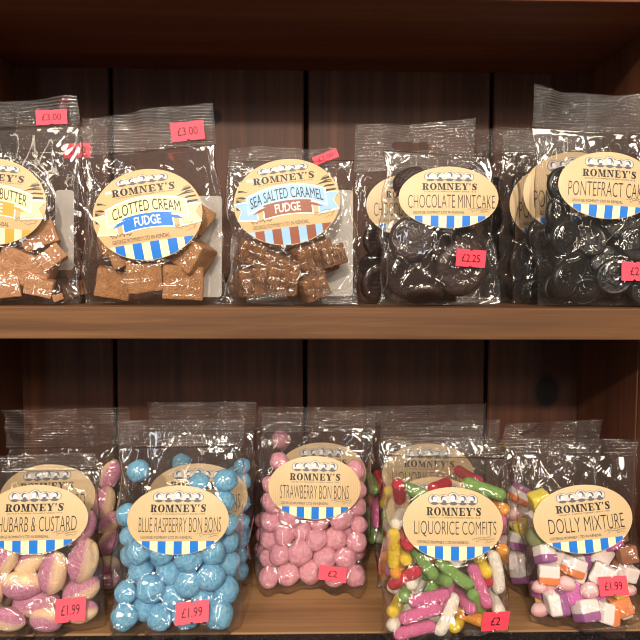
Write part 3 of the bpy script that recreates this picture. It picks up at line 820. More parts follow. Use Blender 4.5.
    idf = np.arange(nv0).reshape(ns + 1, nt + 1)
    idb = idf.copy(); inner = np.zeros_like(idf, bool); inner[1:-1, :-1] = True
    idb[inner] = nv0 + np.arange(inner.sum())
    VF = V + 0 * U; lowf = -hf * math.tan(L) + .0003; VF[:, 0] = lowf[:, 0]; VF[:, 1] = np.minimum(VF[:, 1], lowf[:, 1] + .0012)
    vf = np.stack([U + 0 * V, -hf, VF], -1).reshape(-1, 3)
    vbk = np.stack([U + 0 * V, hb, vb], -1)[inner]
    verts = np.concatenate([vf, vbk])
    q1 = np.stack([idf[:-1, :-1], idf[1:, :-1], idf[1:, 1:], idf[:-1, 1:]], -1).reshape(-1, 4)
    q2 = np.stack([idb[:-1, :-1], idb[:-1, 1:], idb[1:, 1:], idb[1:, :-1]], -1).reshape(-1, 4)
    q3 = np.stack([idf[:-1, 0], idb[:-1, 0], idb[1:, 0], idf[1:, 0]], -1)
    q3 = [tuple(dict.fromkeys(f)) for f in q3.tolist()]; q3 = [f for f in q3 if len(f) > 2]
    po = mesh_obj('film_pouch', verts, np.concatenate([q1, q2]).tolist() + q3, M['film'], root, smooth=True)
    def hfilm(u, v):
        ii = np.argmin((U - u) ** 2 + (V - v) ** 2); return float(hf.reshape(-1)[ii])
    # --- ribbed top seal with a saw-tooth edge
    if seal > 0:
        ms = max(40, int(W / .0015)); mt = max(10, int(H * seal / .0016))
        s2 = np.linspace(0, 1, ms + 1)[:, None]; t2 = np.linspace(vs_, 1, mt + 1)[None, :]
        Us, Vs = quadpt(s2, t2)
        k = (t2 - vs_) / seal
        wv = k * (.0060 * np.sin(s2 * 7 + seed) + .0024 * np.sin(s2 * 17 + seed * 3)) + facets(Us, Vs, .017, 1.2, seed + 70) * .0042 * crumple * np.clip(k * 5, 0, 1) + seal_curl * k ** 2 * H * seal
        wv = wv + .0014 * np.clip((k - .9) / .1, 0, 1) + .0012 * (np.abs(2 * s2 - 1) > .975)
        pc = .35 + .2 * math.sin(seed * 1.7)
        wv = wv + np.exp(-((s2 - pc) / .10) ** 2) * facets(Us, Vs, .006, 2.2, seed + 91) * .0026 * np.clip(k * 4, 0, 1)
        Vs = Vs + (np.arange(ms + 1)[:, None] % 2) * .0011 * (k > .999)
        keep = np.ones((ms, mt), bool)
        if hole:
            hx0, hy0 = uv(hole[0], hole[1]); sc = scale(hole[0], hole[1]); hw, hh = hole[2] * sc, hole[3] * sc
            cu_, cv_ = (Us[:-1, :-1] + Us[1:, 1:]) / 2, (Vs[:-1, :-1] + Vs[1:, 1:]) / 2
            keep = (np.abs(cu_ - hx0) / hw) ** 4 + (np.abs(cv_ - hy0) / hh) ** 4 > 1
        ids = np.arange((ms + 1) * (mt + 1)).reshape(ms + 1, mt + 1)
        q = np.stack([ids[:-1, :-1], ids[1:, :-1], ids[1:, 1:], ids[:-1, 1:]], -1)[keep].reshape(-1, 4)
        mesh_obj('top_seal', np.stack([Us + 0 * Vs, -wv + 0 * Us, Vs + 0 * Us], -1).reshape(-1, 3), q.tolist(), M['seal_glare' if shelf == 'mid' else 'seal'], root, smooth=True)
    for (pq, w, mkey) in strips:                  # folded-over bits of sealed film
        P4 = [np.array(uv(*p, w)) for p in pq]; m_, k_ = 30, 8
        vs, fs = [], []
        for i in range(m_ + 1):
            for j in range(k_ + 1):
                a, b = i / m_, j / k_
                p = (P4[0] * (1 - a) + P4[1] * a) * (1 - b) + (P4[3] * (1 - a) + P4[2] * a) * b
                zz = w + .0022 * math.sin(a * 6 + seed) + .0012 * rng.uniform(-1, 1) + .002 * math.sin(b * 4)
                vs.append((p[0], -zz, max(p[1], .0008)))
        for i in range(m_):
            for j in range(k_): q = i * (k_ + 1) + j; fs.append((q, q + k_ + 1, q + k_ + 2, q + 1))
        mesh_obj('bottom_seal', vs, fs, M[mkey], root, smooth=True)
    # --- label, back label, price sticker
    if lab:
        P = lab['print'](la, lb)
        out = []
        for (x, y), ly in zip(P.v, P.lay):
            u = lu + x * math.cos(lrot) - y * math.sin(lrot); v = lv + x * math.sin(lrot) + y * math.cos(lrot)
            w = c0 - ku * x * x - kv * y * y + lab.get('tilt', 0.0) * y; w = max(w, .0026) + .00012 * ly
            out.append((u, -w, v))
        o = mesh_obj('label', out, P.f, P.mats, root, P.fm, smooth=False)
        o['label'] = lab['desc']
    if backlab:
        x0, y0_, x1, y1_ = backlab; wv = -tmax * .55
        (u0, v0), (u1, v1) = uv(x0, y1_, wv), uv(x1, y0_, wv)
        rr = .004; pts = []
        for cx, cy, a0 in ((u1 - rr, v1 - rr, 0), (u0 + rr, v1 - rr, 90), (u0 + rr, v0 + rr, 180), (u1 - rr, v0 + rr, 270)):
            for k in range(5): a = R(a0 + 22.5 * k); pts.append((cx + rr * math.cos(a), cy + rr * math.sin(a)))
        vs = [(x, -wv, y) for x, y in pts] + [(x, -wv + .0003, y) for x, y in pts]; m_ = len(pts)
        fs = [tuple(range(m_)), tuple(range(2 * m_ - 1, m_ - 1, -1))] + [(i, i + m_, (i + 1) % m_ + m_, (i + 1) % m_) for i in range(m_)]
        mesh_obj('back_label', vs, fs, M['whitepaper'], root)['label'] = 'plain white back label seen through the film'
    if price:
        px, py, pw, ph, rot, txt = price[:6]
        w = tmax if len(price) < 7 else price[6]
        for _ in range(3):
            u, v = uv(px, py, w)
            if v < H * vs_ and len(price) < 7: w = hfilm(u, v) + .001
        sc = scale(px, py, w); a = R(rot); tw = .62 if len(txt) > 3 else .34
        P = print_price(pw * sc, ph * sc, txt, tw, .44)
        # the sticker follows the film: a plane fitted to the film under it
        msk = (np.abs(U - u) < pw * sc * .55) & (np.abs(V - v) < ph * sc * .55)
        gu = gv = 0.0; cc = w
        if msk.sum() > 8 and len(price) < 7:
            A_ = np.stack([U[msk] + 0 * V[msk] - u, V[msk] + 0 * U[msk] - v, np.ones(msk.sum())], -1)
            sol = np.linalg.lstsq(A_, hf[msk], rcond=None)[0]; gu, gv = np.clip(sol[0], -.4, .4), np.clip(sol[1], -.4, .4)
            cc = float((hf[msk] - A_[:, :2] @ np.array((gu, gv))).max()) + .0005
        out = []
        for (x, y), ly in zip(P.v, P.lay):
            du = x * math.cos(a) - y * math.sin(a); dv = x * math.sin(a) + y * math.cos(a)
            out.append((u + du, -(cc + gu * du + gv * dv + .00018 * ly), v + dv))
        o = mesh_obj('price_sticker', out, P.f, P.mats, root, P.fm)
        o['label'] = 'bright pink price sticker reading ' + txt
    # --- the sweets as things of their own
    seen = [it for it in items if it['seen']]
    for it in seen: it['col'] = it.get('c', '')
    names = {}
    if noun:
        by = {}
        for it in seen: by.setdefault(it['col'], []).append(it)
        if noun.get('rows'):
            for col_, lst in by.items():
                lst = sorted(lst, key=lambda i: -i['y']); rows = []
                for it in lst:
                    if rows and abs(rows[-1][0]['y'] - it['y']) < it['r0'] * 1.0: rows[-1].append(it)
                    else: rows.append([it])
                for ri, row in enumerate(rows):
                    row.sort(key=lambda i: i['x'])
                    for ci, it in enumerate(row):
                        rw = 'bottom row' if ri == 0 else ('top row' if ri == len(rows) - 1 else ORD[ri + 1] + ' row up')
                        if len(row) == 1: pos = 'alone in the ' + rw
                        else: pos = '%s from left in the %s' % (ORD[ci + 1], rw)
                        names[id(it)] = '%s, %s, %s' % (noun['one'], pos, short)
        else:
            for col_, lst in by.items():
                lst.sort(key=lambda i: i['y'])
                for ci, it in enumerate(lst):
                    nm = (col_ + ' ' + noun['one']).strip()
                    if it.get('note'): nm = it['note']
                    names[id(it)] = '%s, %s such from the top, %s' % (nm, ORD[ci + 1], short) if len(lst) > 1 else '%s, the only one showing in the %s' % (nm, short)
    for it in items:
        k = it['k']; me = KM[k][rng.randrange(len(KM[k]))]; r = it['r']
        if k.startswith('comfit'):
            d = Vector((it['dir'][0], -it['dir'][2], it['dir'][1])); rot = Vector((1, 0, 0)).rotation_difference(d).to_matrix().to_4x4() @ Matrix.Rotation(rng.uniform(0, 6.28), 4, 'X')
        elif k.startswith('bon') or k == 'd_green':
            rot = Matrix.Rotation(rng.uniform(0, 6.28), 4, (rng.uniform(-1, 1), rng.uniform(-1, 1), rng.uniform(-1, 1.01)))
        elif k in ('mint', 'pont'):
            rot = Matrix.Rotation(R(it.get('tx', rng.uniform(-14, 14))), 4, 'X') @ Matrix.Rotation(R(it.get('ty', rng.uniform(-14, 14))), 4, 'Z') @ Matrix.Rotation(-R(it.get('a', rng.uniform(0, 360))), 4, 'Y')
        elif k == 'rhub':
            rot = Matrix.Rotation(-R(it.get('a', 0)), 4, 'Y') @ Matrix.Rotation(R(it.get('spin', 0)), 4, 'X')
        elif 'rot' in it: rot = it['rot'].to_4x4()
        else: rot = Matrix.Rotation(R(rng.uniform(-20, 20)), 4, 'Y')
        o = bpy.data.objects.new(it.get('n', noun['name']), me); COL.objects.link(o)
        o.matrix_world = MW @ Matrix.Translation((it['u'], -it['w'], it['v'])) @ rot @ Matrix.Scale(r, 4)
        if it['seen']: tag(o, names[id(it)], noun['cat'], noun['group'])
        else: tag(o, '%s tucked behind the outer layer of the %s' % (noun['plain'], short), noun['cat'], noun['hid'])
        if it.get('chip'):                        # split shell with the liquorice showing
            vs, fs = [], []
            cm = ico(2, .3, 44)
            ch = bpy.data.objects.new('liquorice_centre', fin(cm, M['liq'])); COL.objects.link(ch); ch.parent = o
            ch.matrix_world = MW @ Matrix.Translation((it['u'] - .15 * r, -(it['w'] + r * .72), it['v'] + .45 * r)) @ Matrix.Diagonal((r * .62, r * .42, r * .5, 1))
    return root

def Zm(x0, y0, s): return lambda X, Y: (x0 + X / s, y0 + Y / s)
def balls(kind, z, lst, s, **kw):
    out = []
    for e in lst:
        x, y = z(e[0], e[1]); out.append(dict(k=kind, x=x, y=y, r=e[2] / s * 1.05, r0=e[2] / s, **kw))
    return out
def noun(name, one, plain, cat, short, rows=False):
    return dict(name=name, one=one, plain=plain, cat=cat, group='%ss showing in the %s' % (plain, short), hid='%ss deep in the %s' % (plain, short), rows=rows)

exec_bags = True
# ================================================================== bottom shelf
# ---- blue raspberry bon bons
z = Zm(100, 440, 3.2)
front = [(123, 98, 33), (316, 140, 32), (402, 130, 35), (395, 195, 34), (408, 268, 34), (406, 335, 33), (88, 240, 34), (96, 310, 32), (125, 370, 36), (205, 380, 40), (350, 378, 41), (278, 403, 45),
         (134, 433, 37), (206, 443, 43), (408, 412, 41), (278, 477, 41), (352, 455, 43), (98, 503, 34), (155, 498, 45), (218, 537, 40), (400, 500, 41), (340, 520, 37), (135, 573, 46), (70, 583, 41), (208, 597, 39), (285, 590, 40), (372, 586, 43)]
sh = 'front blue raspberry bag'
bag('bon_bon_bag', 'front clear bag of blue raspberry bon bons with pink £1.99 sticker', 'bag of sweets', 'low', .010, 13,
    [(110, 635), (241, 632), (244, 419), (121, 421)], .135, .025, .012, balls('bon_blue', z, front, 3.2),
    dict(e=(179, 519, 50.5, 34.5, 0), print=lambda a, b: print_plain(a, b, 'BLUE RASPBERRY BON BONS', (-.76, .85)), desc='oval kraft paper label reading BLUE RASPBERRY BON BONS'),
    (192.8, 611, 32, 19, 3, '£1.99'), seed=2, short=sh, noun=noun('bon_bon', 'sugared blue bon bon', 'blue bon bon', 'sweet', sh, True),
    fill=dict(k='bon_blue', r=12, box=(116, 545, 236, 628), n=14), seal_curl=-.2)
sh = 'rear blue raspberry bag'
back = [(455, 85, 25), (472, 132, 27), (468, 200, 28), (460, 265, 28), (455, 322, 25), (458, 375, 28), (452, 450, 31), (260, 72, 28)]
bag('bon_bon_bag', 'clear bag of blue bon bons standing behind the front blue raspberry bag', 'bag of sweets', 'low', .106, 14,
    [(146, 592), (251, 591), (257, 403), (150, 403)], .16, .022, .010, balls('bon_blue', z, back, 3.2),
    dict(e=(198, 496, 50, 33, 0), print=lambda a, b: print_plain(a, b, 'BLUE RASPBERRY BON BONS', (-.76, .85)), desc='oval kraft paper label half hidden by the front bag'),
    seed=3, short=sh, noun=noun('bon_bon', 'sugared blue bon bon', 'blue bon bon', 'sweet', sh, True), fill=dict(k='bon_blue', r=10.5, box=(215, 470, 255, 590), n=6), seal_curl=.3)
# ---- strawberry bon bons
z = Zm(245, 430, 3.764)
front = [(130, 120, 35), (415, 150, 37), (425, 225, 32), (92, 205, 30), (95, 270, 41), (415, 300, 37), (170, 335, 42), (275, 355, 44), (360, 365, 46), (100, 355, 38), (135, 408, 36), (203, 408, 42), (274, 434, 39), (345, 425, 43),
         (410, 370, 33), (405, 435, 37), (135, 487, 38), (216, 485, 46), (300, 500, 42), (375, 500, 41), (82, 555, 37), (152, 553, 42), (237, 550, 44), (330, 567, 38), (405, 565, 39), (97, 490, 32)]
sh = 'front strawberry bag'
bag('bon_bon_bag', 'front clear bag of pink strawberry bon bons with £2 sticker', 'bag of sweets', 'low', .100, 12,
    [(256, 593), (367, 592), (376, 411), (262, 413)], .12, .024, .011, balls('bon_pink', z, front, 3.764),
    dict(e=(314.5, 487, 46, 31.5, -1), print=lambda a, b: print_plain(a, b, 'STRAWBERRY BON BONS', (-.74, .74)), desc='oval kraft paper label reading STRAWBERRY BON BONS'),
    (332.5, 573.5, 27, 14, -5, '£2'), seed=4, short=sh, noun=noun('bon_bon', 'dusty pink bon bon', 'pink bon bon', 'sweet', sh, True),
    fill=dict(k='bon_pink', r=10.5, box=(262, 515, 364, 588), n=14), seal_curl=.1)
sh = 'rear strawberry bag'
back = [(70, 400, 30), (62, 455, 34), (135, 38, 34), (66, 340, 28)]
bag('bon_bon_bag', 'clear bag of pink bon bons standing behind the front strawberry bag', 'bag of sweets', 'low', .165, 12,
    [(250, 575), (360, 575), (368, 408), (258, 407)], .13, .020, .010, balls('bon_pink', z, back, 3.764),
    dict(e=(322, 474, 45, 31.5, 0), print=lambda a, b: print_plain(a, b, 'STRAWBERRY BON BONS', (-.74, .74)), desc='oval kraft paper label mostly hidden by the front bag'),
    seed=5, short=sh, noun=noun('bon_bon', 'dusty pink bon bon', 'pink bon bon', 'sweet', sh, True), seal_curl=.2)
# ---- rhubarb and custard
z = Zm(0, 440, 3.2)
def ovals(z, lst, s):
    out = []
    for e in lst:
        x, y = z(e[0], e[1]); out.append(dict(k='rhub', x=x, y=y, r=e[2] / s, r0=14, a=e[3], spin=e[4], w=.012))
    return out
front = [(68, 463, 68, -2, 165), (102, 528, 73, 5, 30), (170, 425, 66, 84, 15), (268, 388, 70, 80, 20), (90, 400, 56, 30, -20), (18, 390, 56, 60, 20), (252, 482, 62, 25, 10), (277, 550, 52, 12, -15), (150, 585, 54, -10, 150),
         (30, 578, 54, -15, 10), (-40, 520, 60, 70, 20), (265, 290, 60, 62, 170), (-30, 440, 60, 10, 20), (-60, 590, 60, 10, 160)]
sh = 'front rhubarb bag'
bag('boiled_sweet_bag', 'front clear bag of pink and cream rhubarb and custard sweets', 'bag of sweets', 'low', .014, 13,
    [(-52, 637), (105, 630), (97, 452), (-46, 458)], .10, .024, .012, ovals(z, front, 3.2),
    dict(e=(36, 518.5, 53, 34.5, 1), print=lambda a, b: print_plain(a, b, 'RHUBARB & CUSTARD', (-.76, .80)), desc='oval kraft paper label reading RHUBARB & CUSTARD'),
    (71.5, 609, 31, 21, 7, '£1.99'), seed=6, short=sh, noun=noun('boiled_sweet', 'pink and cream boiled sweet', 'pink and cream boiled sweet', 'sweet', sh, True),
    fill=dict(k='rhub', r=15, box=(-20, 560, 100, 626), n=6), seal_curl=.3)
sh = 'rear rhubarb bag'
back = [(332, 195, 52, 80, 20), (345, 330, 46, 60, 150), (342, 400, 46, -5, 165), (350, 460, 46, -12, 60), (345, 120, 50, 70, 150), (365, 265, 44, 40, 20)]
bag('boiled_sweet_bag', 'clear bag of rhubarb and custard sweets standing behind the front rhubarb bag', 'bag of sweets', 'low', .100, 14,
    [(0, 596), (124, 593), (133, 408), (8, 411)], .22, .022, .010, ovals(z, back, 3.2),
    dict(e=(48, 497, 48, 33, 2), print=lambda a, b: print_plain(a, b, 'RHUBARB & CUSTARD', (-.76, .80)), desc='oval kraft paper label mostly hidden by the front bag'),
    seed=7, short=sh, noun=noun('boiled_sweet', 'pink and cream boiled sweet', 'pink and cream boiled sweet', 'sweet', sh, True), seal_curl=.2, crumple=1.5)
# ---- liquorice comfits
z = Zm(365, 440, 3.2)
def comfits(z, lst, s, rr=20):
    out = []
    for e in lst:
        (x1, y1), (x2, y2) = z(e[0], e[1]), z(e[2], e[3])
        d = dict(k='comfit_' + e[4], x=(x1 + x2) / 2, y=(y1 + y2) / 2, r=rr / s, r0=6, axis=(x2 - x1, -(y2 - y1)), c=e[4])
        if len(e) > 5: d.update(e[5])
        out.append(d)
    return out
front = [(110, 140, 126, 195, 'red'), (205, 158, 262, 152, 'red', dict(w=-.006)), (140, 152, 200, 176, 'green', dict(w=-.004)), (325, 148, 425, 182, 'green'), (325, 160, 348, 165, 'orange', dict(w=.0)), (395, 212, 428, 215, 'orange', dict(w=.002)),
         (100, 305, 105, 400, 'yellow'), (125, 345, 132, 378, 'yellow'), (110, 440, 158, 402, 'orange'), (115, 488, 178, 437, 'red'), (155, 355, 203, 418, 'green'), (232, 398, 318, 462, 'green'), (212, 456, 262, 455, 'green'),
         (338, 410, 378, 515, 'pink'), (318, 495, 358, 575, 'green'), (402, 370, 420, 468, 'white'), (414, 500, 416, 520, 'white'), (370, 385, 374, 425, 'yellow'), (435, 345, 440, 400, 'orange'), (152, 512, 252, 497, 'pink', dict(w=.016)),
         (128, 568, 228, 542, 'pink', dict(w=.018)), (97, 616, 198, 594, 'pink', dict(w=.018)), (235, 602, 285, 517, 'white', dict(w=.016)), (110, 537, 120, 530, 'green'), (310, 537, 316, 542, 'pink'),
         (272, 582, 342, 598, 'orange', dict(w=.014, chip=1, note='chipped orange comfit with black liquorice showing', c='chipped orange')), (255, 612, 290, 615, 'yellow'), (70, 550, 92, 545, 'yellow'), (270, 390, 302, 402, 'white', dict(w=.002)), (158, 448, 182, 440, 'white', dict(w=.0)),
         (120, 300, 130, 315, 'red', dict(w=.0)), (103, 266, 118, 258, 'white', dict(w=.0)), (380, 450, 392, 458, 'red', dict(w=.0)), (60, 575, 100, 560, 'white', dict(w=-.006)), (415, 250, 425, 300, 'pink', dict(w=.0))]
sh = 'front comfit bag'
bag('comfit_bag', 'front clear bag of multicoloured liquorice comfits with pink £2 sticker', 'bag of sweets', 'low', -.004, 12,
    [(381, 642), (508, 634), (509, 440), (384, 436)], .10, .025, .012, comfits(z, front, 3.2),
    dict(e=(451.5, 522.5, 49.5, 36.5, -1), print=lambda a, b: print_plain(a, b, 'LIQUORICE COMFITS', (-.78, .86)), desc='oval kraft paper label reading LIQUORICE COMFITS'),
    (494, 619.5, 30, 20, -4, '£2'), seed=8, short=sh, noun=noun('liquorice_comfit', 'liquorice comfit', 'liquorice comfit', 'sweet', sh),
    fill=dict(k=['comfit_pink', 'comfit_green', 'comfit_yellow', 'comfit_white', 'comfit_orange'], r=7, box=(392, 500, 500, 632), n=14), seal_curl=.3)
sh = 'second comfit bag back'
back = [(62, 420, 80, 330, 'pink'), (60, 240, 62, 325, 'green'), (76, 445, 79, 512, 'white'), (56, 445, 60, 515, 'orange'), (68, 212, 72, 165, 'yellow'), (74, 172, 82, 160, 'yellow'), (315, 105, 355, 130, 'red'), (84, 205, 90, 250, 'pink')]
bag('comfit_bag', 'clear bag of liquorice comfits standing directly behind the front comfit bag', 'bag of sweets', 'low', .092, 12,
    [(377, 606), (494, 602), (499, 420), (380, 423)], .12, .022, .010, comfits(z, back, 3.2, 18),
    dict(e=(434, 512, 48, 36, -1), print=lambda a, b: print_plain(a, b, 'LIQUORICE COMFITS', (-.78, .86)), desc='oval kraft paper label mostly hidden by the front bag'),
    seed=9, short=sh, noun=noun('liquorice_comfit', 'liquorice comfit', 'liquorice comfit', 'sweet', sh), seal_curl=.2,
    fill=dict(k=['comfit_pink', 'comfit_green', 'comfit_red', 'comfit_yellow'], r=6, box=(376, 500, 400, 600), n=5))
sh = 'rearmost comfit bag'
back = [(14, 200, 22, 275, 'pink'), (24, 120, 34, 170, 'red'), (24, 295, 28, 370, 'green'), (16, 130, 20, 150, 'green'), (30, 230, 38, 300, 'red'), (34, 390, 40, 440, 'green'), (14, 415, 24, 425, 'white')]
bag('comfit_bag', 'clear bag of liquorice comfits at the very back, third from the front', 'bag of sweets', 'low', .205, 11,
    [(362, 578), (478, 576), (486, 404), (366, 407)], .14, .020, .010, comfits(z, back, 3.2, 17),
    dict(e=(428, 474, 46, 31, -1), print=lambda a, b: print_plain(a, b, 'LIQUORICE COMFITS', (-.78, .86)), desc='oval kraft paper label seen over the bag in front'),
    seed=10, short=sh, noun=noun('liquorice_comfit', 'liquorice comfit', 'liquorice comfit', 'sweet', sh), seal_curl=.2)
# ---- dolly mixture
z = Zm(500, 460, 3.557)
DN = dict(wp=('d_white_purple', 'white and purple cube'), wo=('d_white_orange', 'white and orange cube'), th=('d_three_layer', 'orange white and purple layered cube'), w=('d_white', 'white fondant cube'), m=('d_magenta', 'magenta fondant cube'),
          o=('d_orange', 'orange fondant cube'), b=('d_brown', 'brown fondant cube'), p=('d_pink', 'rounded pale pink fondant sweet'), y=('d_yellow', 'yellow fondant cube'), g=('d_green', 'sugared green jelly sweet'))
def dolly(z, lst, s):
    out = []
    for e in lst:
        x, y = z(e[0], e[1]); k, c = DN[e[4]]
        d = dict(k=k, x=x, y=y, r=e[2] / s * .92, r0=9, a=e[3], c=c, n={'p': 'fondant_pebble', 'g': 'jelly_sweet'}.get(e[4], 'fondant_cube'))
        if len(e) > 5: d.update(e[5])
        out.append(d)
    return out
front = [(133, 340, 34, 3, 'wp'), (199, 352, 36, 5, 'w'), (260, 378, 36, -20, 'wo'), (318, 375, 33, 105, 'wp'), (385, 370, 37, -25, 'w'), (148, 405, 38, 0, 'wo'), (362, 425, 42, -25, 'w'), (288, 425, 30, -30, 'w'), (228, 445, 34, 10, 'p'),
         (178, 457, 32, 0, 'p'), (137, 450, 28, 0, 'p'), (190, 510, 40, 100, 'wp'), (252, 497, 36, 20, 'm'), (307, 480, 36, 10, 'p'), (362, 482, 36, 20, 'm'), (308, 535, 42, 8, 'wp'), (382, 535, 38, 75, 'wo'), (436, 525, 38, 25, 'o'),
         (465, 470, 26, 0, 'p'), (155, 555, 33, 15, 'p'), (188, 567, 28, 10, 'y', dict(w=.0)), (222, 590, 36, 10, 'wp'), (455, 388, 30, -15, 'w'), (447, 330, 33, 10, 'b'), (430, 388, 30, 30, 'b', dict(w=.0)), (460, 282, 30, 15, 'b'),
         (420, 485, 28, 8, 'y'), (405, 312, 32, 20, 'm'), (140, 288, 42, 0, 'g'), (118, 147, 36, 20, 'y'), (105, 205, 30, 30, 'wo'), (410, 578, 30, 20, 'wp'), (215, 410, 26, 10, 'b', dict(w=.0)), (430, 205, 26, 0, 'w', dict(w=-.004)), (462, 545, 26, -5, 'w', dict(w=.0))]
sh = 'front mixed sweets bag'
bag('fondant_mix_bag', 'front clear bag of dolly mixture with pink £1.99 sticker', 'bag of sweets', 'low', .015, 13,
    [(531, 637), (641, 632), (637, 440), (511, 437)], .09, .025, .012, dolly(z, front, 3.557),
    dict(e=(581, 518, 49.5, 34, 5), print=lambda a, b: print_plain(a, b, 'DOLLY MIXTURE', (-.72, .80)), desc='oval kraft paper label reading DOLLY MIXTURE'),
    (612.5, 585.5, 27, 18.5, 5, '£1.99'), seed=12, short=sh, noun=noun('fondant_cube', '', 'mixed fondant sweet', 'sweet', sh),
    fill=dict(k=['d_white', 'd_white_purple', 'd_pink', 'd_magenta', 'd_white_orange'], r=8, box=(538, 555, 636, 628), n=14),
    strips=[([(566, 640), (638, 634), (640, 626), (560, 630)], .028, 'sealx')], seal_curl=.3)
sh = 'rear mixed sweets bag'
back = [(50, 122, 36, -30, 'th'), (45, 195, 26, 0, 'p'), (45, 260, 28, 20, 'y'), (52, 315, 34, -10, 'wp'), (52, 380, 34, 5, 'w'), (62, 440, 36, 20, 'wo'), (72, 492, 34, 10, 'wp'), (78, 535, 36, -10, 'wo')]
bag('fondant_mix_bag', 'clear bag of dolly mixture standing behind the front mixed sweets bag', 'bag of sweets', 'low', .100, 13,
    [(498, 606), (604, 603), (598, 420), (503, 424)], .14, .022, .010, dolly(z, back, 3.557), None, None, (521, 498, 552, 590),
    seed=13, short=sh, noun=noun('fondant_cube', '', 'mixed fondant sweet', 'sweet', sh), fill=dict(k=['d_white', 'd_white_purple', 'd_pink', 'd_white_orange'], r=8, box=(503, 480, 540, 598), n=6), seal_curl=.3, crumple=1.4)

# ================================================================== middle shelf
def chunks(kind, lst, **kw):
    return [dict(k=kind, x=e[0], y=e[1], r=e[2], r0=12, a=e[3], tx=e[4] if len(e) > 4 else 8, ty=e[5] if len(e) > 5 else 15, **kw) for e in lst]
# ---- butter fudge
sh = 'front butter fudge bag'
front = [(22, 272, 25, -25, 10, 10), (38, 240, 17, 20), (6, 293, 16, 5), (38, 296, 13, -15), (56, 262, 13, 40), (-20, 270, 22, 30), (-45, 285, 20, -10), (-30, 240, 18, 10), (58, 299, 5, 20)]
bag('fudge_bag', 'clear bag of butter fudge with an orange ribbon label and £3.00 sticker', 'bag of sweets', 'mid', .045, 4,
    [(-80, 305), (80, 305), (80, 100), (-76, 103)], .125, .026, .012, chunks('fudge_light', front),
    dict(e=(-4, 203, 53.5, 43, -4), print=lambda a, b: print_fudge(a, b, 'BUTTER', 'palecream', 'FUDGE', 'ochre', 'ochre', (.17, .66)), desc='oval label reading BUTTER FUDGE on an orange ribbon'),
    (51.5, 117, 31, 15, 3, '£3.00', .004), (55, 190, 74, 270), seed=14, short=sh, noun=noun('fudge_chunk', 'pale butter fudge chunk', 'fudge chunk', 'sweet', sh), crumple=1.1)
sh = 'rear butter fudge bag'
bag('fudge_bag', 'clear bag of fudge with a £3.00 sticker, behind the front butter fudge bag', 'bag of sweets', 'mid', .110, 4,
    [(-58, 303), (98, 303), (92, 128), (-52, 130)], .13, .022, .010, chunks('fudge_light', [(76, 292, 11, 15), (60, 288, 12, -10), (82, 270, 10, 30), (50, 250, 12, 10)]), None,
    (77, 150.5, 27, 15, 3, '£3.00', .004), seed=15, short=sh, noun=noun('fudge_chunk', 'pale butter fudge chunk', 'fudge chunk', 'sweet', sh))
# ---- clotted cream fudge
sh = 'clotted cream bag'
front = [(174, 281, 20, -5, 12, 12), (190, 253, 18, -32, 10, -20), (206, 222, 17, -30, -15, 15), (99, 248, 19, 8, 5, 25), (145, 288, 17, 4), (117, 283, 17, -12), (125, 255, 16, 20), (160, 255, 15, 40)]
bag('fudge_bag', 'clear bag of clotted cream fudge with a blue ribbon label and £3.00 sticker', 'bag of sweets', 'mid', .045, 4,
    [(84, 306), (229, 306), (213, 104), (83, 119)], .20, .027, .013, chunks('fudge_tan', front),
    dict(e=(149.5, 216, 54.5, 45, 9), print=lambda a, b: print_fudge(a, b, 'CLOTTED CREAM', 'palecream', 'FUDGE', 'blue', 'blue', (-.62, .62)), desc='oval label reading CLOTTED CREAM FUDGE on a blue ribbon'),
    (187.5, 131, 33, 19, 7, '£3.00', .0045), (196, 196, 222, 297), seed=16, crumple=1.1, short=sh, noun=noun('fudge_chunk', 'tan clotted cream fudge chunk', 'fudge chunk', 'sweet', sh))
# ---- sea salted caramel fudge
sh = 'salted caramel bag'
front = [(306, 261, 20, 18, 15, 20), (272, 268, 20, -20, 20, 0), (279, 288, 16, -8), (250, 284, 16, 10), (244, 258, 13, -20), (325, 250, 12, 15), (312, 288, 13, 20)]
bag('fudge_bag', 'front clear bag of dark sea salted caramel fudge, pale blue ribbon label', 'bag of sweets', 'mid', .045, 5,
    [(227, 306), (360, 306), (352, 160), (230, 161)], .0, .026, .013, chunks('fudge_dark', front),
    dict(e=(287, 202, 53.5, 43, 8), print=lambda a, b: print_fudge(a, b, 'SEA SALTED CARAMEL', 'skyblue', 'FUDGE', 'choc', 'choc', (-.68, .68), 'skyblue'), desc='oval label reading SEA SALTED CARAMEL FUDGE on a pale blue ribbon'),
    None, (325, 190, 353, 296), seed=17, short=sh, noun=noun('fudge_chunk', 'dark crumbly caramel fudge chunk', 'fudge chunk', 'sweet', sh),
    strips=[([(247, 304), (288, 299), (286, 290), (246, 296)], .029, 'sealx'), ([(322, 304), (358, 304), (357, 289), (322, 290)], .028, 'seal')], crumple=1.2)
sh = 'rear caramel bag'
bag('fudge_bag', 'clear bag with a tilted pink sticker, behind the salted caramel fudge', 'bag of sweets', 'mid', .112, 4,
    [(218, 304), (356, 304), (334, 148), (229, 149)], .12, .020, .010, chunks('fudge_dark', [(236, 285, 11, 10), (352, 285, 9, -10)]), None,
    (325.5, 157, 26, 9, 22, '£3.00', .004), seed=18, short=sh, noun=noun('fudge_chunk', 'dark crumbly caramel fudge chunk', 'fudge chunk', 'sweet', sh))
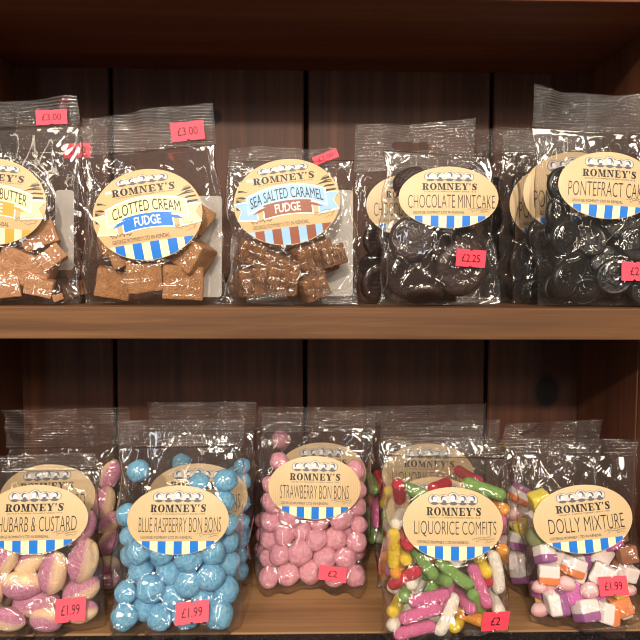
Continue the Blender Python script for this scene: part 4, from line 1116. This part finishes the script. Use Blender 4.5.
# ---- chocolate mintcake
def discs(kind, lst, **kw):
    return [dict(k=kind, x=e[0], y=e[1], r=e[2], r0=16, a=e[3], tx=e[4], ty=e[5], w=e[6] if len(e) > 6 else .010, **kw) for e in lst]
sh = 'front mintcake bag'
front = [(406, 241, 23, 20, 8, -12, .014), (440, 245, 20, 80, 0, 50, .004), (461, 270, 28, 40, 12, 10, .015), (409, 277, 24, 10, 35, -20, .010), (424, 297, 20, 0, 72, 0, .010), (470, 240, 18, 20, -35, 20, .002), (411, 183, 19, 45, -30, -20, .006), (448, 293, 18, 0, 68, 5, .0),
         (432, 205, 20, 20, 0, 10, .0), (465, 205, 20, 20, 0, 10, .0)]
bag('mintcake_bag', 'clear bag of round chocolate mintcakes with a £2.25 sticker, in front', 'bag of sweets', 'mid', .045, 5,
    [(377, 306), (500, 306), (489, 157), (384, 150)], .0, .026, .012, discs('mint', front),
    dict(e=(447.5, 199, 49.5, 30.5, 0), print=lambda a, b: print_plain(a, b, 'CHOCOLATE MINTCAKE', (-.82, .92)), desc='oval kraft paper label reading CHOCOLATE MINTCAKE'),
    (470.5, 258.5, 31.5, 17, -2, '£2.25'), seed=19, crumple=1.1, short=sh, noun=noun('mintcake', 'round dark chocolate mintcake', 'chocolate mintcake', 'sweet', sh),
    strips=[([(455, 305), (498, 305), (497, 297), (456, 296)], .028, 'seal')])
sh = 'rear mintcake bag'
bag('mintcake_bag', 'clear bag of chocolate mintcakes with a hang slot, behind the front mintcake bag', 'bag of sweets', 'mid', .110, 4,
    [(352, 304), (480, 304), (473, 121), (355, 127)], .26, .022, .010, discs('mint', [(373, 242, 18, 0, 10, 30), (374, 283, 20, 0, 20, 20), (368, 262, 15, 0, 40, 0, -.006), (490, 280, 14, 0, 40, 0, -.006)]),
    dict(e=(408, 206, 42, 31, 0), print=lambda a, b: print_plain(a, b, 'CHOCOLATE MINTCAKE', (-.82, .92)), desc='oval kraft paper label half hidden by the front bag'),
    seed=20, short=sh, noun=noun('mintcake', 'round dark chocolate mintcake', 'chocolate mintcake', 'sweet', sh), hole=(411, 145.5, 19, 4.5))
# ---- pontefract cakes
sh = 'front pontefract bag'
front = [(635, 244, 17, 0, 5, 8, .015), (614, 277, 18, 60, 8, -10, .017), (554, 187, 18, -10, 0, 15, .008), (556, 240, 18, 30, 10, 20, .012), (590, 240, 18, 70, -15, 5, .010), (575, 265, 18, 100, 20, 10, .010), (550, 280, 18, 40, 10, 30, .010), (585, 290, 16, 10, 35, 0, .008), (645, 290, 17, 0, 10, 0, .010), (620, 225, 16, 0, 0, 0, .002), (655, 265, 17, 0, 10, 0, .010), (553, 212, 17, 20, 5, 30, .006)]
bag('liquorice_bag', 'front clear bag of black pontefract cakes with pink £2 sticker', 'bag of sweets', 'mid', .045, 5,
    [(537, 307), (674, 307), (668, 99), (531, 88)], .18, .026, .012, discs('pont', front),
    dict(e=(607, 186, 49, 33.5, -3), print=lambda a, b: print_plain(a, b, 'PONTEFRACT CAKES', (-.80, .86)), desc='oval kraft paper label reading PONTEFRACT CAKES'),
    (633.5, 271.5, 27, 19, -1, '£2'), seed=21, crumple=1.1, short=sh, noun=noun('pontefract_cake', 'round black embossed liquorice cake', 'liquorice cake', 'sweet', sh),
    fill=dict(k='pont', r=15, box=(542, 215, 664, 304), n=14), seal_curl=.0)
sh = 'second pontefract bag'
bag('liquorice_bag', 'clear bag of black pontefract cakes standing directly behind the front pontefract bag', 'bag of sweets', 'mid', .105, 4,
    [(511, 305), (640, 305), (628, 128), (519, 130)], .14, .022, .010, discs('pont', [(530, 195, 16, 0, 0, 25), (527, 235, 17, 0, 10, 30), (527, 268, 17, 0, 10, 20), (530, 292, 14, 0, 30, 10)]),
    dict(e=(571, 193, 49, 40, 3), print=lambda a, b: print_plain(a, b, 'PONTEFRACT CAKES', (-.80, .86)), desc='oval kraft paper label half hidden by the front bag'),
    seed=22, short=sh, noun=noun('pontefract_cake', 'round black embossed liquorice cake', 'liquorice cake', 'sweet', sh))
sh = 'third pontefract bag'
bag('liquorice_bag', 'clear bag of black pontefract cakes, third back, its label edge just showing', 'bag of sweets', 'mid', .160, 3,
    [(496, 303), (614, 303), (604, 130), (503, 131)], .13, .020, .010, discs('pont', [(512, 185, 14, 0, 0, 40), (508, 225, 15, 0, 10, 30), (508, 262, 15, 0, 10, 20), (509, 288, 13, 0, 30, 10)]),
    dict(e=(553, 205, 45, 38, 2), print=lambda a, b: print_plain(a, b, 'PONTEFRACT CAKES', (-.80, .86)), desc='oval kraft paper label of which only the edge shows'),
    seed=23, short=sh, noun=noun('pontefract_cake', 'round black embossed liquorice cake', 'liquorice cake', 'sweet', sh))
sh = 'rearmost pontefract bag'
bag('liquorice_bag', 'clear bag of black pontefract cakes nearest the back planks, beside the mintcakes', 'bag of sweets', 'mid', .212, 2,
    [(472, 302), (582, 302), (566, 128), (476, 129)], .13, .020, .010, discs('pont', [(488, 190, 13, 0, 0, 20), (490, 220, 14, 0, 10, 30), (487, 250, 14, 0, 10, 20), (490, 284, 13, 0, 30, 10)]), None,
    seed=24, short=sh, noun=noun('pontefract_cake', 'round black embossed liquorice cake', 'liquorice cake', 'sweet', sh))

# ------------------------------------------------------------------ light: the shop's ceiling lamps, added strips and a dim room round the shelf
def lamp(name, loc, target, size, power, col):
    ld = bpy.data.lights.new(name, 'AREA'); ld.shape = 'DISK'; ld.size = size; ld.energy = power; ld.color = col
    o = bpy.data.objects.new(name, ld); COL.objects.link(o); o.location = loc
    o.rotation_euler = (Vector(target) - Vector(loc)).to_track_quat('-Z', 'Y').to_euler(); return o
WARM = (1.0, 0.86, 0.70)
lamp('ceiling_lamp', (-0.25, -2.3, 2.36), (0, 0, 1.2), .12, 56, WARM)
lamp('ceiling_lamp', (1.05, -1.7, 2.5), (0, 0, 1.2), .62, 19, WARM)
lamp('ceiling_lamp', (-1.25, -1.6, 2.5), (0, 0, 1.2), .62, 19, WARM)
lamp('ceiling_lamp', (0.45, -3.6, 2.5), (0, 0, 1.2), .50, 30, WARM)
lamp('ceiling_lamp', (-0.1, -1.0, 2.5), (0, 0, 1.1), .40, 8, WARM)
for x, y, e, c in ((-1.75, -1.5, 4.5, WARM), (1.7, -1.7, 4.5, WARM), (-.75, -2.6, 5, (.80, .89, 1)), (1.0, -2.9, 4, WARM)):   # added unseen upright strips, for vertical streaks on the film
    o = lamp('added_strip_light', (x, y, 1.55), (0, 0, 1.3), .1, e, c); o.data.shape = 'RECTANGLE'; o.data.size = .12; o.data.size_y = 1.3
wd = bpy.data.worlds.new('dim_shop'); S.world = wd; wd.use_nodes = True
wd.node_tree.nodes['Background'].inputs[0].default_value = (0.9, 0.78, 0.68, 1)
wd.node_tree.nodes['Background'].inputs[1].default_value = 0.06
S.view_settings.view_transform = 'Standard'; S.view_settings.look = 'None'; S.view_settings.gamma = 1; S.view_settings.exposure = -0.1
S.view_settings.use_curve_mapping = False
S.cycles.transparent_max_bounces = 48
S.cycles.max_bounces = 8; S.cycles.diffuse_bounces = 3; S.cycles.glossy_bounces = 3
S.cycles.sample_clamp_indirect = 4.0
S.cycles.use_denoising = True
S.cycles.pixel_filter_type = 'BLACKMAN_HARRIS'; S.cycles.filter_width = 1.05
